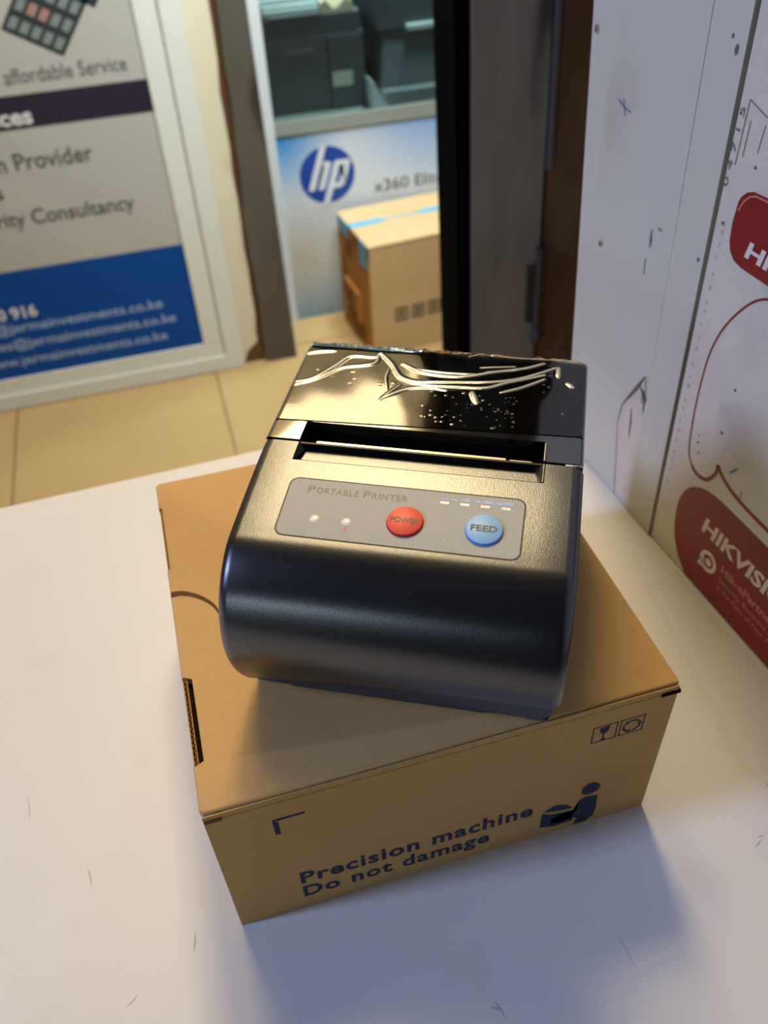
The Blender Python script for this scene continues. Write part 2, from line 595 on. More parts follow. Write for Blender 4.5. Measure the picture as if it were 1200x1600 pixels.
for i in range(len(st) - 1):
    for q in range(4):
        ff.append((4 * i + q, 4 * i + (q + 1) % 4, 4 * i + 4 + (q + 1) % 4, 4 * i + 4 + q))
ff += [(0, 1, 2, 3), tuple(4 * len(st) - 4 + q for q in range(4))]
mesh_obj('metal_strip', vv, ff, M['strip'], jamb)
# worn hinge knuckle low on the jamb
bm = bmesh.new()
bmesh.ops.create_cone(bm, cap_ends=True, segments=14, radius1=0.005, radius2=0.005, depth=0.12,
                      matrix=Matrix.Translation((0.094, -0.006, -0.24)))
bmesh.ops.create_uvsphere(bm, u_segments=12, v_segments=8, radius=0.0075, matrix=Matrix.Translation((0.095, -0.007, -0.29)))
bbox(bm, 0.080, 0.094, -0.0075, -0.004, -0.27, -0.20)
bm_obj('hinge', bm, M['hinge'], jamb, smooth=40)

# right wall: white painted board, batten, following the counter edge
def wx(y):          # wall face x at depth y (metres)
    return 0.1817 + (0.1535 - y) * 0.0796


WA = math.atan2(0.0796, 1.0)
wall_right = thing('wall_right', 'scuffed white painted board wall along the counter', 'wall', (0, 0, 0), kind='structure')


def wf(off=0.0):
    """Map (y mm, z mm) on the right wall to world metres, off mm in front of its face."""
    def f(y, z):
        return (wx(y * MM) - off * MM, y * MM, z * MM)
    return f


def wall_slab(name, y0b, y0t, y1b, y1t, z0, z1, off0, off1, m, parent):
    """Board on the wall: far edge y0 (bottom, top), near edge y1, face off1 mm proud, back at off0."""
    f0, f1 = wf(off0), wf(off1)
    vv = [f1(y0b, z0), f1(y1b, z0), f1(y1t, z1), f1(y0t, z1), f0(y0b, z0), f0(y1b, z0), f0(y1t, z1), f0(y0t, z1)]
    ff = [(0, 1, 2, 3), (7, 6, 5, 4), (0, 4, 5, 1), (1, 5, 6, 2), (2, 6, 7, 3), (3, 7, 4, 0)]
    return mesh_obj(name, vv, ff, m, parent)


# board: leaning edges as in the photo
wall_slab('board', 174, 174 + 43, 122.0, 122.0 + 18, 0.3, 430, -20, 0, M['panel_white'], wall_right)
wall_slab('batten', 121, 121 + 17, 106, 106 + 14, 0.3, 430, -20, 0.8, M['batten'], wall_right)
wall_slab('backing_board', 126, 126 + 16, -700, -700, 0.3, 430, -30, -1.2, M['dark_gap'], wall_right)  # dark navy colour stands in for the shade in the gaps
# torn, cracked patch at the foot of the board
patch = [(127.0, 64.0), (133.7, 50.4), (137.5, 44.2), (138.7, 34.4), (135.4, 18.1), (132.5, 1.0), (121.6, 1.0), (122.9, 33.0), (122.9, 53.1), (125.2, 54.7)]
poly('torn_patch', patch, wf(0.35), M['torn'], wall_right)
cr = []
for line, w in (([(127.0, 64.0), (131.0, 56), (137.2, 45.0)], [.6, 1.7, .5]), ([(129.5, 59), (125.0, 55.2), (124.2, 48.7)], [.4, 1.3, .3]),
                ([(131.5, 46.5), (130.4, 40), (129.8, 32.9)], [.3, .9, .2]), ([(137.4, 45), (138.6, 34.4), (135.4, 18.1), (132.5, 1)], [.5, .25, .4, .4]),
                ([(125.0, 55), (126.6, 58), (126.2, 52)], [.3, 1.2, .3]), ([(122.6, 46), (121.6, 20), (120.9, 1)], [.3, .5, .5])):
    cr += ribbon(line, w)
polys('crack', cr, wf(0.6), M['crack'], wall_right)
marks = []
for y, z, r in ((187, 169, .9), (167.5, 99.5, 1.0), (117.9, 181.5, .6), (115.3, 178.5, 1.0), (105, 133, .5), (134, 119, .5), (112, 118, .6), (108.4, 95, .4)):
    marks.append([(y + math.cos(a) * r * random.uniform(.7, 1.2), z + math.sin(a) * r * 1.4 * random.uniform(.7, 1.2)) for a in [k * math.pi / 4 for k in range(8)]])
polys('nail_mark', marks, wf(0.95), M['crack'], wall_right)['kind'] = 'stuff'
polys('pen_mark', ribbon([(169, 151), (165, 149.5), (161, 149)], .5) + ribbon([(166, 152), (164, 147)], .4) + ribbon([(139, 117), (138.5, 113), (138.2, 110.5)], [.3, 1.0, .3]) + ribbon([(139.6, 106), (139, 100)], .4),
      wf(0.4), M['blue_mark'], wall_right)

# red and white sign board leaning on the right wall
sign = thing('sign_board', 'white advertising board with red shapes and white lettering on the right wall', 'sign', (0, 0, 0))
wall_slab('board', 104.6, 104.6 + 10.4, -420, -420, 0.5, 330, -1.1, 0.2, M['sheet_white'], sign)
S_ = wf(0.32)
S2 = wf(0.42)
bub = [(0, 146.1), (90.6, 146.1), (96, 145.8), (98.6, 144.7), (100.5, 142.8), (101.3, 141.0), (101.7, 134.5), (101.1, 129.1), (99.8, 126.2), (97.3, 124.2), (93.2, 123.4), (81.8, 123.4), (0, 123.4)]
poly('red_bubble', bub, S_, M['red'], sign)
polys('bubble_highlight', ribbon([(100.3, 138.6), (99.6, 140.6), (98.6, 142.4), (96.9, 144.1), (94.6, 145.0), (90.3, 145.2), (40, 145.2)], .5), S2, M['pink'], sign)
lettering('lettering', 'HIKVISION', lambda u, v: S2(-u, v), -93.4, -40.0, 127.4, 4.9, M['white_print'], sign, bold=0.035, shear=0.12)
out_l = spline([(40, 128.5 - 6), (62, 121.5), (80.4, 119.6), (91.0, 108.6), (97.0, 94.0), (98.2, 76.3), (96.9, 58), (95.1, 50.1), (91.6, 46.4), (87.5, 45.6), (83.4, 47.5), (80.6, 52.5), (80.6, 56.2)], 6)
out_r = spline([(80.6, 56.2), (77.5, 53.6), (69.4, 51.0), (52.6, 49.9), (0, 49.8)], 6)
wl = [0.75 + (0.75 if i > 46 else 0) for i in range(len(out_l))]
polys('red_outline', ribbon(out_l, wl) + ribbon(out_r, 1.5), S_, M['red'], sign)
bar = spline([(82.0, 0.8), (88.5, 6.5), (92.5, 13.8), (94.6, 25.7), (92.5, 35.0), (88.0, 40.3), (82, 43.0), (74, 44.2), (60, 44.2)], 6)
poly('red_bar', [tuple(p) for p in bar] + [(-380, 44.2), (-380, 0.8)], S_, M['red'], sign)
lettering('lettering', 'HIKVISION', lambda u, v: S2(-u, v), -79.6, -26.5, 26.6, 6.6, M['white_print'], sign, bold=0.035, shear=0.12)
ring = []
for k in range(20):
    a0, a1 = 2 * math.pi * k / 20, 2 * math.pi * (k + 1) / 20
    q = lambda a, r: (72.2 + r * math.cos(a), 16.4 + r * math.sin(a))
    ring.append([q(a0, 4.6), q(a1, 4.6), q(a1, 2.9), q(a0, 2.9)])
ring += [circle(71.9, 16.2, 1.7, 12), [(77, 11.6), (75.9, 17), (74.5, 17), (73.6, 12.0)]]
polys('round_emblem', ring, S2, M['white_print'], sign)
lettering('lettering', 'Hik-ePartner', lambda u, v: S2(-u, v), -65.2, -36.5, 17.7, 3.5, M['pink'], sign, bold=0.02)
lettering('lettering', 'Security Business App', lambda u, v: S2(-u, v), -65.2, -32.0, 13.3, 2.3, M['pink'], sign)
lettering('lettering', 'in the Palm of Your Hand', lambda u, v: S2(-u, v), -65.0, -31.0, 9.6, 2.2, M['pink'], sign)
lettering('lettering', '04715', lambda u, v: S2(107.4 - 0.0112 * (u - 143) + v, u), 143, 165.5, 0, 1.9, M['grey_print'], sign, spacing=1.5)
fm = []
for k in range(26):
    z = 130 - k * 4.7 + random.uniform(-1, 1)
    yy = 104.0 + (z / 190) * 4.0 - 1.4
    fm.append([(yy, z), (yy - random.uniform(.4, 1.1), z + .3), (yy - .5, z + random.uniform(.8, 2.2)), (yy + .1, z + .9)])
f_ = polys('faded_mark', fm, wf(0.36), M['faint'], sign)
f_['kind'] = 'stuff'
polys('corner_line', ribbon([(106.2, 168), (98, 165.5)], .35) + ribbon([(106.2, 168), (106.2, 150)], .3) + ribbon([(104, 163), (104, 153)], .3) + ribbon([(98, 163.5), (98.5, 156)], .3), wf(0.40), M['grey_print'], sign)
polys('pen_mark', ribbon([(74.5, 57.5), (72, 61)], .7) + ribbon([(67, 50.5), (67.5, 55)], .4), wf(0.36), M['blue_mark'], sign)
sm = []
for y, z, r in ((83, 68.5, .8), (82.5, 86, .6), (92.5, 57.5, .6), (91, 54, .5), (93, 60.5, .5), (98, 152, .6)):
    sm.append([(y + math.cos(a) * r * random.uniform(.6, 1.2), z + math.sin(a) * r * random.uniform(.6, 1.2)) for a in [k * math.pi / 4 for k in range(8)]])
polys('speck', sm, wf(0.36), M['crack'], sign)['kind'] = 'stuff'

# ------------------------------------------------------------------ counter
counter = thing('counter', 'white laminate counter top the cardboard box stands on', 'counter', (0, 0, FLOOR_Z))
CZ = -FLOOR_Z
bm = bmesh.new()
yb0, yb1 = 0.2142, 0.2168
cv = [(-0.95, yb0 - 0.03), (0.30, yb1 + 0.004), (0.30, -0.17), (-0.95, -0.17)]
# top slab follows the right wall, 0.6 mm clear of it
top_v = [bm.verts.new((a, b, CZ)) for i, (a, b) in enumerate(cv)]
bot_v = [bm.verts.new((a, b, CZ - 0.028)) for i, (a, b) in enumerate(cv)]
bm.faces.new(top_v)
bm.faces.new(bot_v[::-1])
for i in range(4):
    bm.faces.new([top_v[i], bot_v[i], bot_v[(i + 1) % 4], top_v[(i + 1) % 4]])
bm_obj('counter_top', bm, M['laminate'], counter, bevel=0.0018, segs=2, smooth=40)
box('back_panel', -0.93, 0.28, 0.145, 0.160, 0, CZ - 0.028, M['laminate'], counter)
box('side_panel', -0.93, -0.912, -0.15, 0.145, 0, CZ - 0.028, M['laminate'], counter)
box('front_panel', -0.912, 0.28, -0.15, -0.135, 0, CZ - 0.028, M['laminate'], counter)
sc = []
for (xa, ya, xb, yb, w) in ((150, -22, 153, -20.5, .5), (152.5, -19.5, 154.6, -19.8, .4), (165, -6, 165.8, -5.2, 1.2), (60, -40, 62, -41, .5), (61.4, -39, 62.5, -43, .3), (100, -33, 100.4, -42, .15),
                            (-42, 30, -41, 24, .4), (-60, 60, -59.5, 52, .3), (-14, -3, -13, 2, .4), (-30, -10, -33, -12, .3), (-70, 20, -68, 21, .5), (130, -60, 133, -61, .3), (40, -62, 43, -60, .3)):
    sc += ribbon([(xa, ya), ((xa + xb) / 2 + .2, (ya + yb) / 2), (xb, yb)], [w * .4, w, w * .3])
polys('scratch', sc, lambda a, b: (a * MM, b * MM, CZ + 0.00006), M['scuff'], counter)['kind'] = 'stuff'

# ------------------------------------------------------------------ cardboard box under the printer
BX, BY, BH = 125.0, 125.4, 62.5
kbox = thing('cardboard_box', 'brown cardboard carton printed Precision machine under the black printer', 'box', (0, 0, 0))
tk = 2.6
LT = BH - tk          # underside of the lid
bm = bbox(bmesh.new(), 0.15, BX - 0.15, 0, tk, 0.1, LT - 0.25, MM)
bbox(bm, 0.15, BX - 0.15, 0, 0.32, LT - 0.4, BH - 0.75, MM)
bm_obj('front_panel', bm, M['card'], kbox, smooth=30)
box('back_panel', 0, BX, BY - tk, BY, 0.1, LT - 0.1, M['card'], kbox, bevel=0.0005, k=MM)
box('side_panel', 0, tk, tk, BY - tk, 0.1, LT - 0.1, M['card'], kbox, bevel=0.0005, k=MM)
box('side_panel', BX - tk, BX, tk, BY - tk, 0.1, LT - 0.1, M['card'], kbox, bevel=0.0005, k=MM)
box('bottom_panel', tk, BX - tk, tk, BY - tk, 0.1, tk, M['card'], kbox, k=MM)
# lid with two notches on its left edge
out_ = [(0.9, 0.72), (BX - 0.2, 0.72), (BX + 0.2, 1.4), (BX + 0.2, BY - 0.5), (BX - 0.8, BY + 0.2), (0.8, BY + 0.2), (-0.2, BY - 0.9), (-0.2, 112.6), (1.5, 112.4), (1.5, 83.6), (-0.1, 83.3), (-0.1, 41.3), (3.1, 40.9), (3.1, 14.2), (-0.2, 13.9), (-0.2, 1.8)]
bm = bmesh.new()
a = [bm.verts.new((x * MM, y * MM, BH * MM)) for x, y in out_]
b = [bm.verts.new((x * MM, y * MM, LT * MM)) for x, y in out_]
fs = [bm.faces.new(a), bm.faces.new(b[::-1])]
for i in range(len(a)):
    bm.faces.new([a[i], b[i], b[(i + 1) % len(a)], a[(i + 1) % len(a)]])
top_edges = [e for e in bm.edges if all(abs(v.co.z - BH * MM) < 1e-7 for v in e.verts)]
bmesh.ops.bevel(bm, geom=top_edges, offset=0.0005, segments=2, affect='EDGES', profile=0.5)
lid = bm_obj('lid_panel', bm, M['card'], kbox, smooth=50)
box('lid_gap_shade', 0.6, BX - 0.6, 0.32, 1.3, LT - 0.4, BH - 1.3, M['card_shade'], kbox, k=MM)  # dark strip painting the shade between lid and front panel
box('corner_fold', BX - 5.0, BX + 0.35, -0.42, 0.6, LT - 0.9, LT + 0.25, M['card_shade'], kbox, bevel=0.0002, k=MM)
box('corner_fold', 0.3, 4.5, -0.38, 0.5, LT - 0.8, LT + 0.1, M['card_dark'], kbox, bevel=0.0002, k=MM)
# tucked flaps whose corrugated edges show in the notches
for y0, y1, xo, dep in ((14.4, 40.7, 0.05, 1.2), (83.8, 112.2, 0.1, 0.8)):
    hole = box('tuck_gap', xo + dep - 0.2, xo + dep + 1.95, y0 - 0.1, y1 + 0.1, LT + 0.02, LT + 0.3, M['card_shade'], kbox, k=MM)
    vv, ff = [], []

    def slab(x0, x1, z0, z1):
        i = len(vv)
        for x in (x0, x1):
            for y in (y0, y1):
                for z in (z0, z1):
                    vv.append((x * MM, y * MM, z * MM))
        for f in ((0, 1, 3, 2), (4, 6, 7, 5), (0, 4, 5, 1), (2, 3, 7, 6), (0, 2, 6, 4), (1, 5, 7, 3)):
            ff.append(tuple(i + q for q in f))
    slab(xo, xo + 0.22, LT - 0.05, BH - 0.5)
    slab(xo + dep - 0.22, xo + dep, LT - 0.05, BH - 0.5)
    n = int((y1 - y0) / 0.42)
    base_i = len(vv)
    for k in range(n + 1):
        y = y0 + (y1 - y0) * k / n
        x = xo + dep / 2 + (dep / 2 - 0.24) * math.cos(k * math.pi / 2.0 * 1.0)
        vv += [(x * MM, y * MM, (LT - 0.05) * MM), (x * MM, y * MM, (BH - 0.7) * MM), ((x + .14) * MM, y * MM, (BH - 0.7) * MM), ((x + .14) * MM, y * MM, (LT - 0.05) * MM)]
    for k in range(n):
        for q in range(4):
            i = base_i + 4 * k
            ff.append((i + q, i + (q + 1) % 4, i + 4 + (q + 1) % 4, i + 4 + q))
    mesh_obj('corrugated_edge', vv, ff, M['flute'], kbox)
# thumb cut in the lid
arc = spline([(0.1, 72.9), (3.0, 72.6), (6.1, 71.0), (9.2, 68.3), (11.8, 64.6), (13.2, 60)], 6)
polys('thumb_cut', ribbon(arc, [2.3 - 1.7 * i / (len(arc) - 1) for i in range(len(arc))]), lambda x, y: (x * MM, y * MM, (BH + 0.04) * MM), M['card_cut'], kbox)
# prints on the front panel
FP = lambda x, z: (x * MM, -0.00005, z * MM)
lettering('lettering', 'Precision machine', FP, 19.0, 87.4, 14.6, 6.4, M['ink'], kbox, bold=0.03, spacing=1.12)
lettering('lettering', 'Do not damage', FP, 19.0, 74.4, 6.5, 6.1, M['ink'], kbox, bold=0.03, spacing=1.12)
polys('printed_bracket', [[(15.6, 44.6), (17.0, 44.6), (17.0, 50.6), (15.6, 52.2)], [(15.6, 52.2), (17.0, 51.2), (23.8, 51.2), (23.8, 52.2)]], FP, M['ink'], kbox)


def frame_polys(x0, x1, z0, z1, w):
    return [[(x0, z0), (x1, z0), (x1, z0 + w), (x0, z0 + w)], [(x0, z1 - w), (x1, z1 - w), (x1, z1), (x0, z1)],
            [(x0, z0), (x0 + w, z0), (x0 + w, z1), (x0, z1)], [(x1 - w, z0), (x1, z0), (x1, z1), (x1 - w, z1)]]


polys('fragile_symbol', frame_polys(101.6, 108.9, 45.1, 52.6, 0.4) + [
    [(103.6, 51.9), (104.6, 51.5), (105.2, 51.9), (106.6, 51.9), (106.3, 49.6), (105.5, 48.5), (104.7, 48.5), (103.9, 49.6)],
    [(104.9, 48.6), (105.3, 48.6), (105.4, 46.2), (104.8, 46.2)], [(104.0, 45.6), (106.2, 45.6), (105.5, 46.3), (104.7, 46.3)]], FP, M['ink'], kbox)
rec = frame_polys(109.6, 116.9, 45.1, 52.6, 0.4)
for k in range(3):
    a0 = math.radians(90 + 120 * k)
    pts = [(113.25 + 2.4 * math.cos(a0 + math.radians(t)), 48.7 + 2.4 * math.sin(a0 + math.radians(t))) for t in range(-50, 31, 16)]
    rec += ribbon(pts, 0.75)
    c = (113.25 + 2.4 * math.cos(a0 + math.radians(50)), 48.7 + 2.4 * math.sin(a0 + math.radians(50)))
    ta = a0 + math.radians(40 + 90)
    rec.append([(c[0] + 0.9 * math.cos(ta), c[1] + 0.9 * math.sin(ta)), (c[0] + 1.1 * math.cos(ta + 2.3), c[1] + 1.1 * math.sin(ta + 2.3)), (c[0] + 1.1 * math.cos(ta - 2.3), c[1] + 1.1 * math.sin(ta - 2.3))])
polys('recycling_symbol', rec, FP, M['ink'], kbox)
head = [(102.2, 19.1), (102.3, 21.7), (103.6, 23.4), (105.7, 23.6), (107.7, 21.9), (108.2, 19.8), (107.4, 17.7), (105.3, 16.8), (103.2, 17.5)]
body = [(102.1, 15.2), (104.0, 16.3), (107.9, 15.2), (108.4, 8), (108.0, 3.2), (105.7, 0.6), (101.7, 0.8), (102.3, 4.5), (99.5, 6.4), (96.0, 6.0), (95.0, 7.0), (96.0, 8.2), (101.3, 8.0), (102.0, 9.9)]
bxl = [(90.4, 5.2), (90.5, 13.2), (93.7, 11.4), (100.3, 10.3), (100.7, 9.0), (96.2, 9.6), (93.9, 8.4), (93.9, 5.6), (97.0, 4.9), (101.0, 5.4), (101.2, 3.6), (95, 3.4)]
bxt = [(90.9, 14.0), (94.2, 16.4), (98.1, 14.9), (100.6, 11.4), (94.2, 12.6)]
polys('carrying_symbol', [[p for p in head], body, bxl, bxt], FP, M['ink'], kbox)

# ------------------------------------------------------------------ the thermal printer
YAW = math.radians(-27.188)
prn = thing('receipt_printer', 'black portable receipt printer with grey button panel lying on the brown carton', 'printer', (0.01807, 0.03523, 0.0626), YAW)
PW = 80.0
ctrl = [(35.3, 54.3), (28.8, 53.8), (20, 52.8), (12, 51.75), (6.0, 50.85), (2.8, 50.2), (-0.4, 48.7), (-3.9, 46.2), (-6.9, 43.1), (-9.2, 39.3), (-10.9, 35.0), (-11.8, 30.4), (-11.9, 26.2), (-11.2, 21.6), (-9.6, 16.4), (-7.2, 11.6), (-4.2, 6.6), (-1.8, 2.8), (-0.2, 0.0)]
PR = spline(ctrl, 6)
PRA = np.array(PR)
order = np.argsort(PRA[:90, 0])


def surf_z(y):
    i = np.argsort(PRA[:60, 0])
    return float(np.interp(y, PRA[:60, 0][i], PRA[:60, 1][i]))


def surf(off=0.0):
    def f(x, y):
        z = surf_z(y)
        dz = (surf_z(y + 0.3) - surf_z(y - 0.3)) / 0.6
        n = 1 / math.sqrt(1 + dz * dz)
        return (x * MM, (y - dz * n * off) * MM, (z + n * off) * MM)
    return f


def inward(P):
    out = []
    for i in range(len(P)):
        a = np.array(P[max(0, i - 1)])
        b = np.array(P[min(len(P) - 1, i + 1)])
        d = (b - a) / np.linalg.norm(b - a)
        out.append(np.array([-d[1], d[0]]) * 1.0)
    return out


def lip(x):          # height of the seam between shell and base along the front
    return float(np.interp(x, [0, 2, 5, 10, 22, 35, 50, 80], [7.5, 9.0, 11.5, 14.8, 18.4, 20.2, 21.2, 21.8]))


def side_cols(r, n):
    """(x offset, inset) pairs of a quarter-round side edge from the outside in."""
    return [(r * (1 - math.sin(a)), r * (1 - math.cos(a))) for a in [math.pi / 2 * (1 - k / n) for k in range(n + 1)]]


# shell: rows along the profile, columns across; the slot is left open
NRM = inward(PR)
if NRM[0][1] > 0:
    NRM = [-n for n in NRM]
cols = []
for dx, ins in [(3.0 * (1 - math.cos(a)), 3.0 * (1 - math.sin(a))) for a in [math.pi / 2 * k / 6 for k in range(7)]]:
    cols.append((dx, ins))
left = cols
mid = [9.4, 16, 23, 31, 40, 49, 57, 64, 70.3]
C_ = [(dx, ins) for dx, ins in left] + [(x, 0.0) for x in mid] + [(PW - dx, ins) for dx, ins in left[::-1]]
lip_i = [i for i, p in enumerate(PR) if p[0] < 0 and p[1] < 20]
verts, faces = [], []
NR = 96
zs = np.array([p[1] for p in PR])
for x, ins in C_:
    zl = lip(x)
    iend = next(i for i in range(40, len(PR)) if PR[i][1] <= zl)
    t_end = iend - 1 + (PR[iend - 1][1] - zl) / (PR[iend - 1][1] - PR[iend][1])
    for k in range(NR + 1):
        # rows 0..6 fixed on the slot span so that the slot edge is straight
        s = k if k <= 60 else 60 + (t_end - 60) * (k - 60) / (NR - 60)
        i0 = min(int(s), len(PR) - 2)
        f = s - i0
        p = PR[i0] * (1 - f) + PR[i0 + 1] * f
        n = NRM[i0] * (1 - f) + NRM[i0 + 1] * f
        q = p + n * ins
        verts.append((x * MM, q[0] * MM, q[1] * MM))
nc = len(C_)
c0, c1 = len(left), len(left) + len(mid) - 1
for c in range(nc - 1):
    for k in range(NR):
        if c0 <= c < c1 and k < 6:
            continue
        a = c * (NR + 1) + k
        faces.append((a, a + 1, a + NR + 2, a + NR + 1))
# side caps
for c in (0, nc - 1):
    ids = [c * (NR + 1) + k for k in range(NR + 1)]
    x = C_[c][0]
    i = len(verts)
    verts += [(x * MM, 35.3 * MM, 10 * MM), (x * MM, 2 * MM, 10 * MM)]
    faces.append(tuple(ids) + (i + 1, i))
# bottom lip return and seam return
seam_v = []
for c in range(nc):
    v = verts[c * (NR + 1) + NR]
    seam_v += [(v[0], v[1] + 0.0001, v[2] + 0.00005), (v[0], v[1] + 0.0030, v[2] + 0.0004), (v[0], v[1] + 0.0028, v[2] - 0.0025)]
seam_f = [(3 * c + q, 3 * c + 3 + q, 3 * c + 4 + q, 3 * c + 1 + q) for c in range(nc - 1) for q in (0, 1)]
mesh_obj('base_seam', seam_v, seam_f, M['slot'], prn)
shell = mesh_obj('body_shell', verts, faces, M['plastic'], prn, smooth=40)

# slot in the shell: rounded lip, side walls, ledge
L0, L1 = 9.4, 70.3
zr = surf_z(28.85)
led = [(28.85, zr), (29.15, zr - 0.15), (29.5, zr - 0.7), (30.0, 51.75), (33.0, 52.0), (36.0, 52.25), (36.2, 46)]
vv, ff = [], []
for y, z in led:
    vv += [((L0 + (28.85 - y) * -0.34) * MM, y * MM, z * MM), ((L1 - (y - 28.85) * 0.34) * MM, y * MM, z * MM)]
for k in range(len(led) - 1):
    ff.append((2 * k, 2 * k + 1, 2 * k + 3, 2 * k + 2))
mesh_obj('slot_ledge', vv, ff, M['plastic'], prn, smooth=60)
# slanted side walls of the slot (body part)
for xs, sg in ((L0, 1), (L1, -1)):
    prof_ = [(y, z) for y, z in led[:-1]]
    vv = [(xs * MM, 28.85 * MM, zr * MM), (xs * MM, 35.3 * MM, 54.3 * MM)]
    for y, z in prof_:
        vv.append(((xs + sg * (y - 28.85) * 0.34) * MM, y * MM, z * MM))
    n = len(vv)
    ff = [(0, 1, n - 1, n - 2)] + [(0, k + 1, k) for k in range(2, n - 2)]
    mesh_obj('slot_cheek', vv, ff, M['plastic'] if sg < 0 else M['slot'], prn)

# rounded rims along the right and left edges of the slot
def rim(x, y0, y1, z0, z1, r, m):
    vv, ff = [], []
    for y, z in ((y0, z0), (y1, z1)):
        for k in range(9):
            a = math.pi * k / 8
            vv.append(((x + r * math.cos(a)) * MM, y * MM, (z - r * 0.55 + r * math.sin(a)) * MM))
    for k in range(8):
        ff.append((k, k + 1, k + 10, k + 9))
    ff += [tuple(range(9)), tuple(range(9, 18))]
    return mesh_obj('slot_rim', vv, ff, m, prn, smooth=60)


rim(70.45, 29.0, 35.2, surf_z(29.0), 54.3, 0.45, M['plastic'])
rim(70.45, 36.0, 43.0, 54.55, 54.62, 0.45, M['cover'])

# rear paper cover
cv_ctrl = [(35.75, 54.45), (43.4, 54.75), (60, 55.2), (76, 55.4), (80, 55.0), (83.2, 53.4), (85.4, 50.6), (86.2, 47), (86.4, 30), (86.4, 16)]
CP = []
CP += [np.array((35.75, 54.38)), np.array((35.92, 54.57)), np.array((36.4, 54.585)), np.array((43.4, 54.65))]
for y in (50, 58, 66, 72, 77):
    CP.append(np.array((y, 54.65 + (y - 43.4) * 0.010)))
cy_, cz_ = 77.0, 54.65 + (77 - 43.4) * 0.010 - 9.0
for k in range(1, 10):
    a = math.pi / 2 * k / 9
    CP.append(np.array((cy_ + 9 * math.sin(a), cz_ + 9 * math.cos(a))))
CP += [np.array((86.1, 30)), np.array((86.1, 14))]


def cover_z(y):
    A = np.array(CP[:17])
    return float(np.interp(y, A[:, 0], A[:, 1]))


CN = inward(CP)
CN = [(-n if n[1] > 0 or (abs(n[1]) < .3 and n[0] > 0) else n) for n in CN]
r = 1.6
ccols = [(r * (1 - math.cos(a)), r * (1 - math.sin(a))) for a in [math.pi / 2 * k / 4 for k in range(5)]]
C2 = [(0.3 + dx, ins) for dx, ins in ccols] + [(x, 0.0) for x in (9.4, 40, 70.3)] + [(PW - 0.3 - dx, ins) for dx, ins in ccols[::-1]]
verts, faces = [], []
n = len(CP)
for x, ins in C2:
    for k in range(n):
        q = CP[k] + CN[k] * ins
        verts.append((x * MM, q[0] * MM, q[1] * MM))
for c in range(len(C2) - 1):
    for k in range(n - 1):
        if 5 <= c < 7 and k < 3:
            continue
        a = c * n + k
        faces.append((a, a + 1, a + n + 1, a + n))
for c in (0, len(C2) - 1):
    ids = [c * n + k for k in range(n)]
    x = C2[c][0]
    i = len(verts)
    verts.append((x * MM, 35.75 * MM, 14 * MM))
    faces.append(tuple(ids) + (i,))
# slot walls in the cover
i = len(verts)
zc = cover_z(43.4)
verts += [(9.4 * MM, 43.4 * MM, zc * MM), (70.3 * MM, 43.4 * MM, zc * MM), (69.0 * MM, 44.0 * MM, 46 * MM), (11.0 * MM, 44.0 * MM, 46 * MM)]
faces.append((i, i + 1, i + 2, i + 3))
for xs, xi in ((9.4, 12.2), (70.3, 67.8)):
    i = len(verts)
    verts += [(xs * MM, 35.75 * MM, 54.38 * MM), (xs * MM, 35.92 * MM, 54.57 * MM), (xs * MM, 36.4 * MM, 54.585 * MM), (xs * MM, 43.4 * MM, zc * MM), (xi * MM, 44 * MM, 46 * MM), (xi * MM, 35.75 * MM, 46 * MM)]
    faces.append((i, i + 1, i + 2, i + 3, i + 4, i + 5))
cover = mesh_obj('paper_cover', verts, faces, M['cover'], prn, smooth=35)
box('slot_floor', 8, 72, 34, 46, 44, 46.2, M['slot'], prn, k=MM)
# seam line between cover and shell
mesh_obj('cover_seam', [(x * MM, y * MM, z * MM) for x in (1.2, 78.8) for y, z in ((35.2, 53.9), (35.85, 53.9), (35.85, 40), (35.2, 40))],
         [(0, 1, 5, 4), (1, 2, 6, 5), (2, 3, 7, 6), (3, 0, 4, 7), (0, 3, 2, 1), (4, 5, 6, 7)], M['slot'], prn)
# serrated tear bar
vv, ff = [], []
x0, x1, nt_ = 13.0, 67.6, 62
for k in range(nt_):
    xa = x0 + (x1 - x0) * k / nt_
    xb = x0 + (x1 - x0) * (k + 1) / nt_
    i = len(vv)
    vv += [(xa * MM, 36.2 * MM, 51.2 * MM), (xb * MM, 36.2 * MM, 51.2 * MM), ((xa + xb) / 2 * MM, 36.5 * MM, 52.75 * MM),
           (xa * MM, 38.0 * MM, 50.6 * MM), (xb * MM, 38.0 * MM, 50.6 * MM), ((xa + xb) / 2 * MM, 37.4 * MM, 52.2 * MM)]
    ff += [(i, i + 1, i + 2), (i + 3, i + 5, i + 4), (i, i + 2, i + 5, i + 3), (i + 1, i + 4, i + 5, i + 2)]
tear = mesh_obj('tear_bar', vv, ff, M['slot'], prn)
bm = bmesh.new()
bbox(bm, 12.8, 61.0, 38.6, 39.5, 49.0, 51.55, MM)
bbox(bm, 62.0, 67.4, 38.9, 39.4, 49.0, 51.3, MM)
bm_obj('steel_strip', bm, M['metal'], prn)
bm = bmesh.new()
bmesh.ops.create_cone(bm, cap_ends=True, segments=16, radius1=0.0022, radius2=0.0022, depth=0.054,
                      matrix=Matrix.Translation((0.040, 0.0415, 0.0478)) @ Matrix.Rotation(math.pi / 2, 4, 'Y'))
bm_obj('platen_roller', bm, M['slot'], prn, smooth=40)

